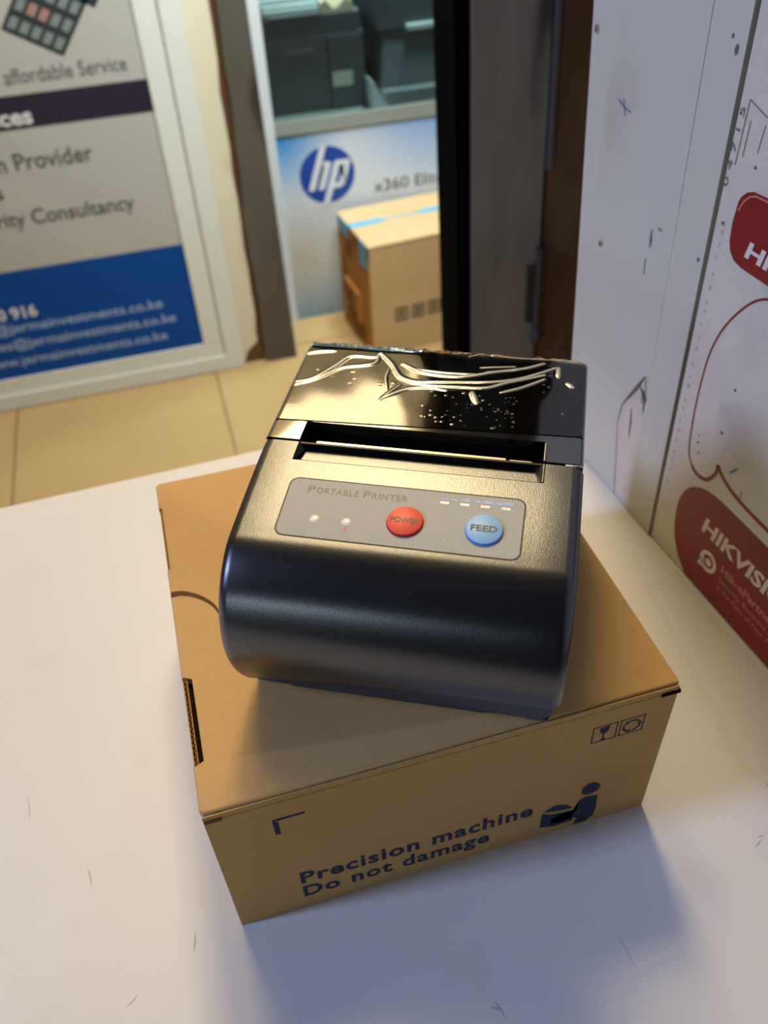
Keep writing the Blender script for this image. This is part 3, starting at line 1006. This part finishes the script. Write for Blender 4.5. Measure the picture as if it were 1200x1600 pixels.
# base tray with two foot notches in front
bm = bmesh.new()
xs = [1.2] + [2.2, 5, 9, 14, 20, 27, 35, 45, 56, 67, 76.5] + [78.6]
ys_prof = lambda z: float(np.interp(z, [p[1] for p in PR[::-1]], [p[0] for p in PR[::-1]]))
vv, ff = [], []
for x in xs:
    edge = 1.4 if x in (xs[0], xs[-1]) else 0.0
    for t in (0.0, 0.25, 0.5, 0.75, 1.0):
        z = 2.0 + (lip(x) - 1.0 - 2.0) * t
        vv.append((x * MM, (-0.5 - 0.22 * z + edge) * MM, z * MM))
for c in range(len(xs) - 1):
    for k in range(4):
        a = c * 5 + k
        ff.append((a, a + 1, a + 6, a + 5))
i0 = len(vv)
for x in xs:
    vv += [(x * MM, 84.5 * MM, 2.0 * MM), (x * MM, 84.5 * MM, 14 * MM)]
for c in range(len(xs) - 1):
    a = i0 + 2 * c
    ff.append((a, a + 2, a + 3, a + 1))
    ff.append((c * 5, (c + 1) * 5, a + 2, a))
    ff.append((c * 5 + 4, a + 1, a + 3, (c + 1) * 5 + 4))
for c in (0, len(xs) - 1):
    ff.append((c * 5, c * 5 + 1, c * 5 + 2, c * 5 + 3, c * 5 + 4, i0 + 2 * c + 1, i0 + 2 * c))


def lower(x0, x1, y0, y1):
    i = len(vv)
    e = 0.7
    for x in (x0, x1):
        vv.extend([(x * MM, y0 * MM, 0.0), (x * MM, (y0 - 0.9) * MM, 2.0 * MM), (x * MM, y1 * MM, 2.0 * MM), (x * MM, y1 * MM, 0.0)])
    ff.extend([(i, i + 1, i + 2, i + 3), (i + 4, i + 7, i + 6, i + 5), (i, i + 4, i + 5, i + 1), (i + 1, i + 5, i + 6, i + 2), (i + 2, i + 6, i + 7, i + 3), (i + 3, i + 7, i + 4, i)])


yb = -0.5 + 0.5
lower(11.0, 61.6, yb, 84)
lower(72.4, 78.0, yb, 84)
lower(2.0, 11.0, yb + 5, 84)
lower(61.6, 72.4, yb + 5, 84)
mesh_obj('base_tray', vv, ff, M['base_plastic'], prn, smooth=40)
for xa, xb in ((2.2, 10.8), (61.8, 72.2)):
    box('foot_notch', xa, xb, yb + 3.2, yb + 4.9, 0.05, 1.95, M['slot'], prn, k=MM)
box('inner_core', 4, 76, 2, 84, 3, 43.5, M['slot'], prn, k=MM)


# control panel sticker, conforming to the sloped face
def sticker(name, x0, x1, y0, y1, r, off, m, parent, skew=0.0):
    rows = []
    ny = 22
    ys = [y0 + (y1 - y0) * k / ny for k in range(ny + 1)] + [y0 + r * t for t in (.1, .3, .6)] + [y1 - r * t for t in (.1, .3, .6)]
    ys = sorted(set(ys))
    fn = surf(off)
    for y in ys:
        e = 0.0
        d = min(y - y0, y1 - y)
        if d < r:
            e = r - math.sqrt(max(0, r * r - (r - d) ** 2))
        rows.append((fn(x0 + e, y), fn(x1 - e, y)))
    vv = [p for row in rows for p in row]
    ff = [(2 * k, 2 * k + 1, 2 * k + 3, 2 * k + 2) for k in range(len(rows) - 1)]
    return mesh_obj(name, vv, ff, m, parent, smooth=60)


panel = sticker('control_panel', 11.3, 67.0, 5.7, 22.7, 2.0, 0.12, M['sticker'], prn)
sticker('panel_border', 10.9, 67.4, 5.4, 23.15, 2.3, 0.06, M['sticker_edge'], prn)
PF = surf(0.17)
lettering('lettering', 'P', PF, 15.9, 17.6, 18.7, 2.1, M['brown_ink'], panel, bold=0.01)
lettering('lettering', 'ORTABLE', PF, 18.0, 28.2, 18.7, 1.75, M['brown_ink'], panel, bold=0.01, spacing=1.15)
lettering('lettering', 'P', PF, 29.4, 31.1, 18.7, 2.1, M['brown_ink'], panel, bold=0.01)
lettering('lettering', 'RINTER', PF, 31.5, 40.0, 18.7, 1.75, M['brown_ink'], panel, bold=0.01, spacing=1.15)
polys('white_mark', [[(x - 1.05, 19.2), (x + 1.05, 19.2), (x + 1.05, 20.0), (x - 1.05, 20.0)] for x in (48.7, 53.4, 58.1, 62.9)], PF, M['led'], panel)
blue = []
for x, w, h in ((48.6, 1.6, .5), (50.9, 1.5, .7), (53.6, 2.0, 1.0), (56.2, 1.2, 1.0), (58.7, 2.0, 1.2), (61.2, 1.8, 1.1), (63.4, 2.2, 1.3)):
    blue.append([(x - w / 2, 20.5), (x + w / 2, 20.4), (x + w / 2, 20.4 + h), (x - w / 2, 20.5 + h * .8)])
polys('blue_mark', blue, PF, M['logo_blue'], panel)


def button(name, cx, cy, r, mt, ms, word, cap, wx0, wx1):
    o = bpy.data.objects.new(name, None)
    fn0, fn1, fn2 = surf(0.15), surf(0.75), surf(0.95)
    n = 36
    vv = [fn0(cx + (r + .25) * math.cos(2 * math.pi * k / n), cy + (r + .25) * math.sin(2 * math.pi * k / n)) for k in range(n)]
    vv += [fn1(cx + r * math.cos(2 * math.pi * k / n), cy + r * math.sin(2 * math.pi * k / n)) for k in range(n)]
    ff = [(k, (k + 1) % n, n + (k + 1) % n, n + k) for k in range(n)]
    b = mesh_obj(name, vv, ff, ms, prn, smooth=40)
    vv = [fn1(cx + r * math.cos(2 * math.pi * k / n), cy + r * math.sin(2 * math.pi * k / n)) for k in range(n)]
    vv += [fn2(cx + (r - .35) * math.cos(2 * math.pi * k / n), cy + (r - .35) * math.sin(2 * math.pi * k / n)) for k in range(n)]
    ff = [(k, (k + 1) % n, n + (k + 1) % n, n + k) for k in range(n)] + [tuple(range(n, 2 * n))]
    mesh_obj('button_cap', vv, ff, mt, b, smooth=40)
    lettering('lettering', word, surf(1.0), wx0, wx1, cy - cap / 2, cap, M['btn_ink'], b, bold=0.02)
    return b


tag(button('power_button', 40.55, 12.7, 4.1, M['btn_red'], M['btn_red_side'], 'POWER', 1.5, 37.2, 43.9), 'red power button')
tag(button('feed_button', 58.65, 12.7, 4.15, M['btn_blue'], M['btn_blue_side'], 'FEED', 1.7, 55.6, 61.6), 'pale blue feed button')
for cx, cy in ((19.6, 10.9), (27.2, 10.95)):
    fn0, fn1 = surf(0.13), surf(0.22)
    n = 18
    vv = [fn0(cx + 1.15 * math.cos(2 * math.pi * k / n), cy + 1.15 * math.sin(2 * math.pi * k / n)) for k in range(n)]
    vv += [fn1(cx + .98 * math.cos(2 * math.pi * k / n), cy + .98 * math.sin(2 * math.pi * k / n)) for k in range(n)]
    mesh_obj('indicator_light', vv, [(k, (k + 1) % n, n + (k + 1) % n, n + k) for k in range(n)] + [tuple(range(n, 2 * n))], M['led'], prn, smooth=50)
polys('red_mark', [[(26.9, 8.2), (27.3, 8.2), (27.5, 9.6), (27.0, 9.5)], [(26.6, 8.8), (27.9, 8.9), (27.2, 8.0)]], PF, M['led_red'], panel)

# protective film over the cover with creases and bubbles
RIDGES = [[(1.0, 73.9), (4.5, 75.5), (8.5, 76.3)], [(1.8, 60.2), (6.2, 62.4), (11.0, 69.4), (14.1, 74.1), (20.6, 74.5), (22.8, 75.9)],
          [(2.0, 58.9), (6.8, 62.0), (12.6, 68.2), (18.1, 70.0), (21.6, 72.0), (21.9, 76.5), (26.1, 72.0), (29.6, 66.2), (34.7, 64.2), (40.9, 65.0), (47.0, 65.8), (54.6, 66.8), (60.6, 68.9), (66.5, 72.4), (70.9, 75.7)],
          [(29.3, 72.4), (33.8, 69.5), (38.8, 68.1), (46.7, 68.4), (54.9, 71.6), (63.2, 74.7), (67.7, 77.4)], [(33.7, 70.2), (40.3, 69.6), (49.7, 69.9)],
          [(29.7, 65.5), (36.5, 63.1), (45.8, 63.4), (53.4, 64.0), (59.2, 67.4), (68.1, 71.9)], [(26.3, 54.8), (28.5, 59.4), (30.3, 62.2)],
          [(26.8, 55.9), (32.2, 60.5), (38.2, 62.0), (43.0, 61.3)], [(57.4, 62.3), (62.4, 65.2), (68.2, 69.9)], [(50.8, 73.1), (60.1, 75.0)], [(52.6, 71.3), (60.2, 73.0)],
          [(42.7, 79.9), (48.1, 82.9)], [(47.0, 78.3), (51.5, 81.1), (59.6, 79.9), (67.5, 80.2), (71.4, 80.7)], [(27.2, 59.8), (25.8, 65.0), (25.8, 69.2)],
          [(49.9, 61.5), (51.6, 56.7)], [(71.7, 75.8), (71.9, 71.1)], [(74.3, 68.7), (75.9, 67.0)], [(72.2, 82.3), (76.1, 82.8), (79.3, 78.9)]]
RW = [1.0, .8, .8, .8, .6, .8, .5, .8, .7, .5, .5, .5, .6, .5, 1.0, .9, 1.0, 1.0]
nx, ny = 330, 210
CPL = np.array(CP)
seg = np.r_[0, np.cumsum(np.linalg.norm(np.diff(CPL, axis=0), axis=1))]
s_of_y = lambda y: float(np.interp(y, CPL[:15, 0], seg[:15]))
U = np.linspace(0.4, 79.6, nx)
V = np.linspace(0.0, 1.0, ny)
s0 = s_of_y(43.3)
s1 = s_of_y(77) + 14.0
SS = np.zeros((ny, nx))
for j in range(ny):
    SS[j] = (s0 + (U - 1) / 79 * 3.2) * (1 - V[j]) + s1 * V[j]
BYy = np.interp(SS, seg, CPL[:, 0])
BZz = np.interp(SS, seg, CPL[:, 1])
# normals of the profile by arc length
dY = np.interp(SS + .2, seg, CPL[:, 0]) - np.interp(SS - .2, seg, CPL[:, 0])
dZ = np.interp(SS + .2, seg, CPL[:, 1]) - np.interp(SS - .2, seg, CPL[:, 1])
dl = np.hypot(dY, dZ) + 1e-9
NY, NZ = -dZ / dl, dY / dl
XX = np.repeat(U[None, :], ny, 0)
YT = np.where(SS < s_of_y(77), BYy, 77 + (SS - s_of_y(77)))      # unrolled depth
H = np.full((ny, nx), 0.22)
CRS = np.zeros((ny, nx))
rng = np.random.RandomState(5)
for rd, w in zip(RIDGES, RW):
    P = np.array(spline(rd, 5)) if len(rd) > 2 else np.array(rd, float)
    D = np.full((ny, nx), 1e9)
    TT = np.zeros((ny, nx))
    for q in range(len(P) - 1):
        a, b = P[q], P[q + 1]
        ab = b - a
        t = np.clip(((XX - a[0]) * ab[0] + (YT - a[1]) * ab[1]) / (ab @ ab + 1e-9), 0, 1)
        d = np.hypot(XX - a[0] - t * ab[0], YT - a[1] - t * ab[1])
        upd = d < D
        D = np.where(upd, d, D)
        TT = np.where(upd, (q + t) / (len(P) - 1), TT)
    taper = 0.35 + 0.65 * np.sin(np.pi * np.clip(TT, 0.02, 0.98)) ** 0.6
    ww = 0.62 * w * (0.6 + 0.4 * taper)
    g = np.exp(-(D / ww) ** 2)
    H = np.maximum(H, 0.22 + 0.26 * w * taper * g)
    CRS = np.maximum(CRS, np.exp(-(D / (ww * 1.0)) ** 4))
bubs = []
for k in range(95):
    if k < 60:
        bx, by = rng.uniform(38, 62), rng.uniform(46.5, 61)
    elif k < 80:
        bx, by = rng.uniform(56, 77), rng.uniform(52, 72)
    else:
        bx, by = rng.uniform(6, 30), rng.uniform(60, 72)
    br = rng.uniform(0.14, 0.30)
    if k % 11 == 0:
        br *= 1.6
    D = np.hypot(XX - bx, YT - by)
    H = H + 0.20 * br * np.exp(-(D / br) ** 2)
    CRS = np.maximum(CRS, 0.4 * np.exp(-(D / br) ** 4))
# crumpled fold over the rear edge
ed = np.clip((YT - 79.5) / 5, 0, 1)
H = H + ed * (0.5 + 0.4 * np.sin(XX * 0.8 + np.sin(XX * .37) * 2) + 0.12 * np.sin(XX * 1.9 + YT))
CRS = np.maximum(CRS, 0.6 * np.clip((YT - 84) / 3, 0, 1) * (0.5 + 0.5 * np.sin(XX * 0.9 + np.sin(XX * .5) * 2)))  # rear fold whitened to paint in its highlight line
CRS = np.maximum(CRS, np.clip(1 - np.hypot((XX - 77) / 6.5, (YT - 81.5) / 3.5), 0, 1) * .9)
H = H + 0.05 * np.sin(XX * .35 + YT * .2) * np.clip((YT - 50) / 20, 0, 1)
# side edges droop a little
side = np.clip((1.6 - np.minimum(XX - .3, 79.7 - XX)) / 1.6, 0, 1)
Hs = H - 1.0 * (1 - np.sqrt(np.clip(1 - side ** 2, 0, 1)))
fv = np.stack([XX, BYy + NY * Hs, BZz + NZ * Hs], -1).reshape(-1, 3) * MM
idx = np.arange(ny * nx).reshape(ny, nx)
ffc = np.stack([idx[:-1, :-1], idx[:-1, 1:], idx[1:, 1:], idx[1:, :-1]], -1).reshape(-1, 4)
me = bpy.data.meshes.new('protective_film')
me.from_pydata(fv.tolist(), [], ffc.tolist())
at = me.attributes.new('crease', 'FLOAT', 'POINT')
at.data.foreach_set('value', CRS.reshape(-1).astype(np.float32))
for p in me.polygons:
    p.use_smooth = True
me.materials.append(M['film'])
film = bpy.data.objects.new('protective_film', me)
link(film, prn)
film['label'] = 'clear wrinkled protective film with bubbles'

# ------------------------------------------------------------------ framed poster on the far wall
poster = thing('framed_poster', 'greige and blue service poster in white frame standing at the far wall', 'poster', (0, 1.574, FLOOR_Z))
PX0, PX1, PZ0, PZ1 = -0.95, 0.127, 0.002, 1.15
box('poster_sheet', PX0 + 0.03, 0.06, -0.006, -0.001, PZ0 + 0.03, PZ1 - 0.03, M['poster'], poster)
for nm, a in (('frame_rail', (0.0895, PX1, -0.016, -0.001, PZ0, PZ1)), ('frame_rail', (PX0, PX0 + 0.0375, -0.016, -0.001, PZ0, PZ1)),
              ('frame_rail', (PX0 + 0.0375, 0.0895, -0.016, -0.001, PZ0, PZ0 + 0.034)), ('frame_rail', (PX0 + 0.0375, 0.0895, -0.016, -0.001, PZ1 - 0.034, PZ1))):
    box(nm, *a, M['pvc'], poster, bevel=0.003)
for nm, a in (('inner_rail', (0.048, 0.0875, -0.0105, -0.001, PZ0 + 0.036, PZ1 - 0.036)), ('inner_rail', (PX0 + 0.039, PX0 + 0.078, -0.0105, -0.001, PZ0 + 0.036, PZ1 - 0.036)),
              ('inner_rail', (PX0 + 0.078, 0.048, -0.0105, -0.001, PZ0 + 0.036, PZ0 + 0.068)), ('inner_rail', (PX0 + 0.078, 0.048, -0.0105, -0.001, PZ1 - 0.068, PZ1 - 0.036))):
    box(nm, *a, M['pvc'], poster, bevel=0.002)
PZ = lambda z: z - FLOOR_Z
Q = lambda x, z: (x, -0.0064, PZ(z))
Q2 = lambda x, z: (x, -0.0068, PZ(z))
LX = PX0 + 0.078
poly('navy_band', [(LX, -0.2475), (0.048, -0.2475), (0.048, -0.193), (LX, -0.193)], Q, M['poster_navy'], poster)
poly('blue_band', [(LX, -0.737), (0.048, -0.737), (0.048, -0.500), (LX, -0.500)], Q, M['poster_blue'], poster)
lettering('lettering', 'Quality & affordable Service', Q2, 0.83, 0.018, -0.1755, 0.0235, M['poster_text'], poster, anchor='right')
lettering('lettering', 'Our Services', Q2, 1.14, -0.160, -0.240, 0.027, M['poster_white'], poster, bold=0.03, anchor='right')
lettering('lettering', 'Solution Provider', Q2, 0.95, -0.076, -0.316, 0.029, M['poster_text'], poster, bold=0.012, anchor='right')
lettering('lettering', 'Solutions', Q2, 0.95, -0.250, -0.363, 0.027, M['poster_text'], poster, bold=0.012, anchor='right')
lettering('lettering', 'Security Consultancy', Q2, 0.98, -0.025, -0.415, 0.027, M['poster_text'], poster, bold=0.012, anchor='right')
lettering('lettering', 'Contacts', Q2, 0.95, -0.330, -0.556, 0.022, M['poster_white'], poster, bold=0.02, anchor='right')
lettering('lettering', '0 916', Q2, 1.0, -0.262, -0.598, 0.024, M['poster_white'], poster, bold=0.03, anchor='right')
lettering('lettering', 'info@jermainvestments.co.ke', Q2, 1.12, -0.018, -0.6275, 0.0200, M['poster_pale'], poster, bold=0.012, anchor='right')
lettering('lettering', 'sales@jermainvestments.co.ke', Q2, 1.10, 0.002, -0.664, 0.0200, M['poster_pale'], poster, bold=0.012, anchor='right')
lettering('lettering', 'www.jermainvestments.co.ke', Q2, 1.10, -0.024, -0.702, 0.0200, M['poster_pale'], poster, bold=0.012, anchor='right')
# printed picture of a dark keypad, tilted
A0, Bx, By = np.array((-0.0810, -0.1430)), np.array((-0.0860, 0.0500)), np.array((0.0580, 0.0740))
kp = lambda u, v: tuple(A0 + Bx * u + By * v)
poly('keypad_picture', [kp(0, 0), kp(1, 0), kp(1, 2.2), kp(0, 2.2)], Q, M['key_dark'], poster)
poly('keypad_picture', [kp(-0.14, .98), kp(0.1, .98), kp(0.1, 2.2), kp(-0.14, 2.2)], Q, M['key_dark'], poster)
kl, kpk = [], []
for i in range(5):
    for j in range(6):
        u0, v0 = 0.07 + i * 0.185, 0.08 + j * 0.33
        if i == 0 and j > 3:
            continue
        (kpk if (j == 1 and i in (2, 3)) else kl).append([kp(u0, v0), kp(u0 + 0.125, v0), kp(u0 + 0.125, v0 + 0.21), kp(u0, v0 + 0.21)])
polys('printed_key', kl, Q2, M['key_light'], poster)
polys('printed_key', kpk, Q2, M['key_pink'], poster)

# ------------------------------------------------------------------ display cabinet across the opening
cab = thing('display_cabinet', 'glass showcase cabinet with pale blue advert on its front', 'cabinet', (0, 0, 0))
CX0, CX1, CY0, CY1 = 0.264, 1.45, 1.72, 2.25
box('advert_panel', CX0 + 0.016, CX1, CY0, CY0 + 0.012, FLOOR_Z + 0.0, -0.372, M['advert'], cab)
box('corner_post', CX0 - 0.010, CX0 + 0.016, CY0 - 0.008, CY0 + 0.02, FLOOR_Z, 0.55, M['white_alu'], cab, bevel=0.002)
box('side_panel', CX0, CX0 + 0.012, CY0 + 0.02, CY1, FLOOR_Z, -0.372, M['white_alu'], cab)
box('back_panel', CX0, CX1, CY1, CY1 + 0.012, FLOOR_Z, 0.55, M['mid_plastic'], cab)
box('shelf', CX0 + 0.012, CX1, CY0 + 0.006, CY1, -0.392, -0.376, M['alu'], cab)
box('shelf_trim', CX0 + 0.012, CX1, CY0 - 0.006, CY0 + 0.006, -0.372, -0.345, M['alu'], cab, bevel=0.003)
box('glass_pane', CX0 + 0.012, CX1, CY0, CY0 + 0.004, -0.345, 0.53, M['glass'], cab)
box('top_rail', CX0 - 0.004, CX1, CY0 - 0.008, CY0 + 0.02, 0.53, 0.56, M['white_alu'], cab)
G = lambda x, z: (x, CY0 - 0.0006, z)
G2 = lambda x, z: (x, CY0 - 0.0012, z)
lc, lr = (0.384, -0.4665), 0.0610
poly('logo_disc', circle(lc[0], lc[1], lr, 40), G, M['hp_blue'], cab)
# slanted white h and p whose stems run out of the disc
sh = lambda u, v: G2(lc[0] + u + 0.36 * v, lc[1] + v)
lg = [[(-.034, -.030), (-.020, -.030), (-.020, .064), (-.034, .064)],
      [(-.020, .018), (-.020, .029), (-.004, .029), (.002, .024), (.002, -.030), (-.012, -.030), (-.012, .018)],
      [(.008, -.066), (.022, -.066), (.022, .029), (.008, .029)],
      [(.022, .018), (.022, .029), (.038, .029), (.045, .023), (.045, -.024), (.038, -.030), (.022, -.030), (.022, -.019), (.031, -.019), (.031, .018)]]
polys('logo_letters', lg, sh, M['advert_white'], cab)
lettering('lettering', 'x360 Elitebook', G2, 0.487, 0.735, -0.519, 0.025, M['poster_text'], cab, bold=0.004)

# things in the showcase (on the shelf, z = -0.376)
SZ = -0.376
pl = thing('office_printer', 'black box-shaped office printer with cream label on the showcase shelf', 'printer', (0.30, 1.85, SZ), group=None)
box('body', 0.0, 0.212, 0, 0.30, 0.0, 0.150, M['dark_plastic'], pl, bevel=0.006)
box('lid', 0.004, 0.208, 0.004, 0.296, 0.152, 0.186, M['dark_plastic'], pl, bevel=0.008)
box('side_column', 0.135, 0.206, -0.004, 0.01, 0.004, 0.146, M['dark_plastic'], pl, bevel=0.003)
box('control_strip', 0.045, 0.105, -0.002, 0.004, 0.118, 0.128, M['mid_plastic'], pl)
box('label_sticker', 0.139, 0.184, -0.0055, -0.0035, 0.047, 0.076, M['label_cream'], pl)
box('output_tray', 0.02, 0.13, 0.0, 0.12, 0.1865, 0.1895, M['dark_plastic'], pl)
pr = thing('office_printer', 'dark low office printer with pale trim right of the box-shaped one', 'printer', (0.545, 1.84, SZ))
box('paper_tray', 0.0, 0.34, -0.03, 0.30, 0.0, 0.032, M['mid_plastic'], pr, bevel=0.004)
bm = bmesh.new()
vA = [(0.002, 0.0, 0.034), (0.34, 0.0, 0.034), (0.34, 0.03, 0.14), (0.016, 0.03, 0.14), (0.002, 0.3, 0.034), (0.34, 0.3, 0.034), (0.34, 0.3, 0.14), (0.016, 0.3, 0.14)]
v = [bm.verts.new(q) for q in vA]
for f in ((0, 1, 2, 3), (7, 6, 5, 4), (0, 4, 5, 1), (1, 5, 6, 2), (2, 6, 7, 3), (3, 7, 4, 0)):
    bm.faces.new([v[i] for i in f])
bm_obj('body', bm, M['dark_plastic'], pr, bevel=0.004, smooth=40)
box('scanner_lid', 0.0, 0.34, 0.02, 0.30, 0.142, 0.215, M['dark_plastic'], pr, bevel=0.008)
box('pale_trim', 0.065, 0.34, 0.008, 0.03, 0.139, 0.149, M['pale_plastic'], pr, bevel=0.002)
box('front_badge', 0.135, 0.19, 0.006, 0.014, 0.082, 0.100, M['pale_plastic'], pr, bevel=0.003)
# small things lying on top of the printers
rb = thing('ribbed_tray', 'pale grey ribbed tray lying on the box-shaped office printer', 'tray', (0.306, 1.86, SZ + 0.1896))
for k in range(7):
    box('rib', 0.0, 0.118, 0.006 + k * 0.028, 0.022 + k * 0.028, 0.010, 0.018, M['pale_plastic'] if k % 2 == 0 else M['mid_plastic'], rb, bevel=0.002)
box('tray_base', 0.0, 0.118, 0.0, 0.2, 0.0, 0.010, M['pale_plastic'], rb, bevel=0.002)
pc = bmesh.new()
nseg = 8
rows = [[pc.verts.new((0.07 * i / nseg, 0.10 * j / nseg, 0.012 + 0.010 * math.sin(i * 1.3 + j * .9) + 0.006 * random.random())) for i in range(nseg + 1)] for j in range(nseg + 1)]
for j in range(nseg):
    for i in range(nseg):
        pc.faces.new([rows[j][i], rows[j][i + 1], rows[j + 1][i + 1], rows[j + 1][i]])
ext = bmesh.ops.extrude_face_region(pc, geom=pc.faces[:])
for g in ext['geom']:
    if isinstance(g, bmesh.types.BMVert):
        g.co.z = 0.0
cp = bm_obj('crumpled_paper', pc, M['cream_paper'], smooth=60, loc=(0.428, 1.86, SZ + 0.1865))
tag(cp, 'crumpled cream paper on top of the box-shaped office printer', 'paper')
wp = bmesh.new()
bbox(wp, 0, 0.045, 0, 0.10, 0, 0.012)
ws = bm_obj('paper_stack', wp, M['paper'], bevel=0.002, loc=(0.462, 1.965, SZ + 0.1865), smooth=40)
tag(ws, 'small white paper stack behind the crumpled cream paper', 'paper')
tb = bmesh.new()
bbox(tb, 0, 0.30, 0, 0.14, 0, 0.30)
tl = bm_obj('storage_bag', tb, M['teal'], bevel=0.03, segs=4, loc=(0.40, 2.155 - 0.06, SZ), smooth=50)
tl.location = (0.52, 2.148 - 0.005, SZ)
tl.scale = (1, 0.68, 1)
tag(tl, 'teal storage bag behind the two office printers', 'bag')
ln = bmesh.new()
vA = [(0, 0, 0), (0.034, -0.03, 0), (0.030, 0.06, 0), (0, 0.08, 0), (0.0, 0.0, 0.06), (0.006, 0, 0.055), (0.006, 0.06, 0.055), (0, 0.08, 0.06)]
v = [ln.verts.new(q) for q in vA]
for f in ((0, 1, 2, 3), (7, 6, 5, 4), (0, 4, 5, 1), (1, 5, 6, 2), (2, 6, 7, 3), (3, 7, 4, 0)):
    ln.faces.new([v[i] for i in f])
lo = bm_obj('price_card', ln, M['paper'], loc=(0.514, 1.80, SZ + 0.0002))
tag(lo, 'white folded price card between the two office printers', 'card')
pbx = bmesh.new()
bbox(pbx, 0, 0.12, 0, 0.12, 0, 0.05)
po = bm_obj('parcel', pbx, M['pale_plastic'], bevel=0.004, loc=(0.70, 1.93, SZ + 0.2155), smooth=40)
tag(po, 'pale parcel lying on the lid of the low office printer', 'parcel')

# ------------------------------------------------------------------ carton on the floor before the cabinet
car = thing('taped_carton', 'tan cardboard carton with blue tape standing in front of the advert', 'box', (0.412, 1.495, FLOOR_Z), math.radians(5.5))
cw, cd, ch = 0.27, 0.196, 0.262
box('front_panel', 0, cw, 0, 0.005, 0, ch - 0.004, M['carton'], car, bevel=0.001)
box('back_panel', 0, cw, cd - 0.005, cd, 0, ch - 0.004, M['carton'], car, bevel=0.001)
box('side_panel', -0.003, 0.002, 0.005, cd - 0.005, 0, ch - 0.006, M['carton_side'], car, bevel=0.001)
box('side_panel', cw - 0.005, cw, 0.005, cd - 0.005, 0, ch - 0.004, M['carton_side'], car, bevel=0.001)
box('top_flap', -0.002, cw, -0.001, cd * 0.58 - 0.001, ch - 0.004, ch, M['carton'], car, bevel=0.001)
box('top_flap', -0.002, cw, cd * 0.58 + 0.001, cd, ch - 0.004, ch, M['carton'], car, bevel=0.001)
bm = bmesh.new()
bbox(bm, -0.003, 0.075, cd * 0.58 - 0.010, cd * 0.58 + 0.010, ch, ch + 0.0008)
bbox(bm, 0.075, 0.16, cd * 0.58 - 0.002, cd * 0.58 + 0.003, ch, ch + 0.0006)
bbox(bm, 0.16, cw, cd * 0.58 - 0.009, cd * 0.58 + 0.009, ch, ch + 0.0008)
bm_obj('tape', bm, M['tape_blue'], car)
bm = bmesh.new()
bbox(bm, -0.0045, -0.003, 0.012, 0.05, ch - 0.055, ch + 0.0002)
bm_obj('tape', bm, M['tape_blue'], car)
bm = bmesh.new()
bbox(bm, -0.0045, -0.003, cd - 0.07, cd - 0.02, ch - 0.030, ch + 0.0002)
bm_obj('tape', bm, M['tape_blue'], car)
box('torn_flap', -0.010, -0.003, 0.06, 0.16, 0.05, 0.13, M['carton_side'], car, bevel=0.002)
K = lambda x, z: (x, -0.0006, z - FLOOR_Z)
gl = []
for k, gx in enumerate((0.053, 0.092, 0.131, 0.170, 0.209)):
    gl += frame_polys(gx, gx + 0.030, -0.722, -0.690, 0.0045)
    gl += [[(gx + .006, -.708), (gx + .024, -.708), (gx + .024, -.703), (gx + .006, -.703)], [(gx + .012, -.720), (gx + .017, -.720), (gx + .017, -.692), (gx + .012, -.692)]]
polys('printed_mark', gl, K, M['carton_ink'], car)
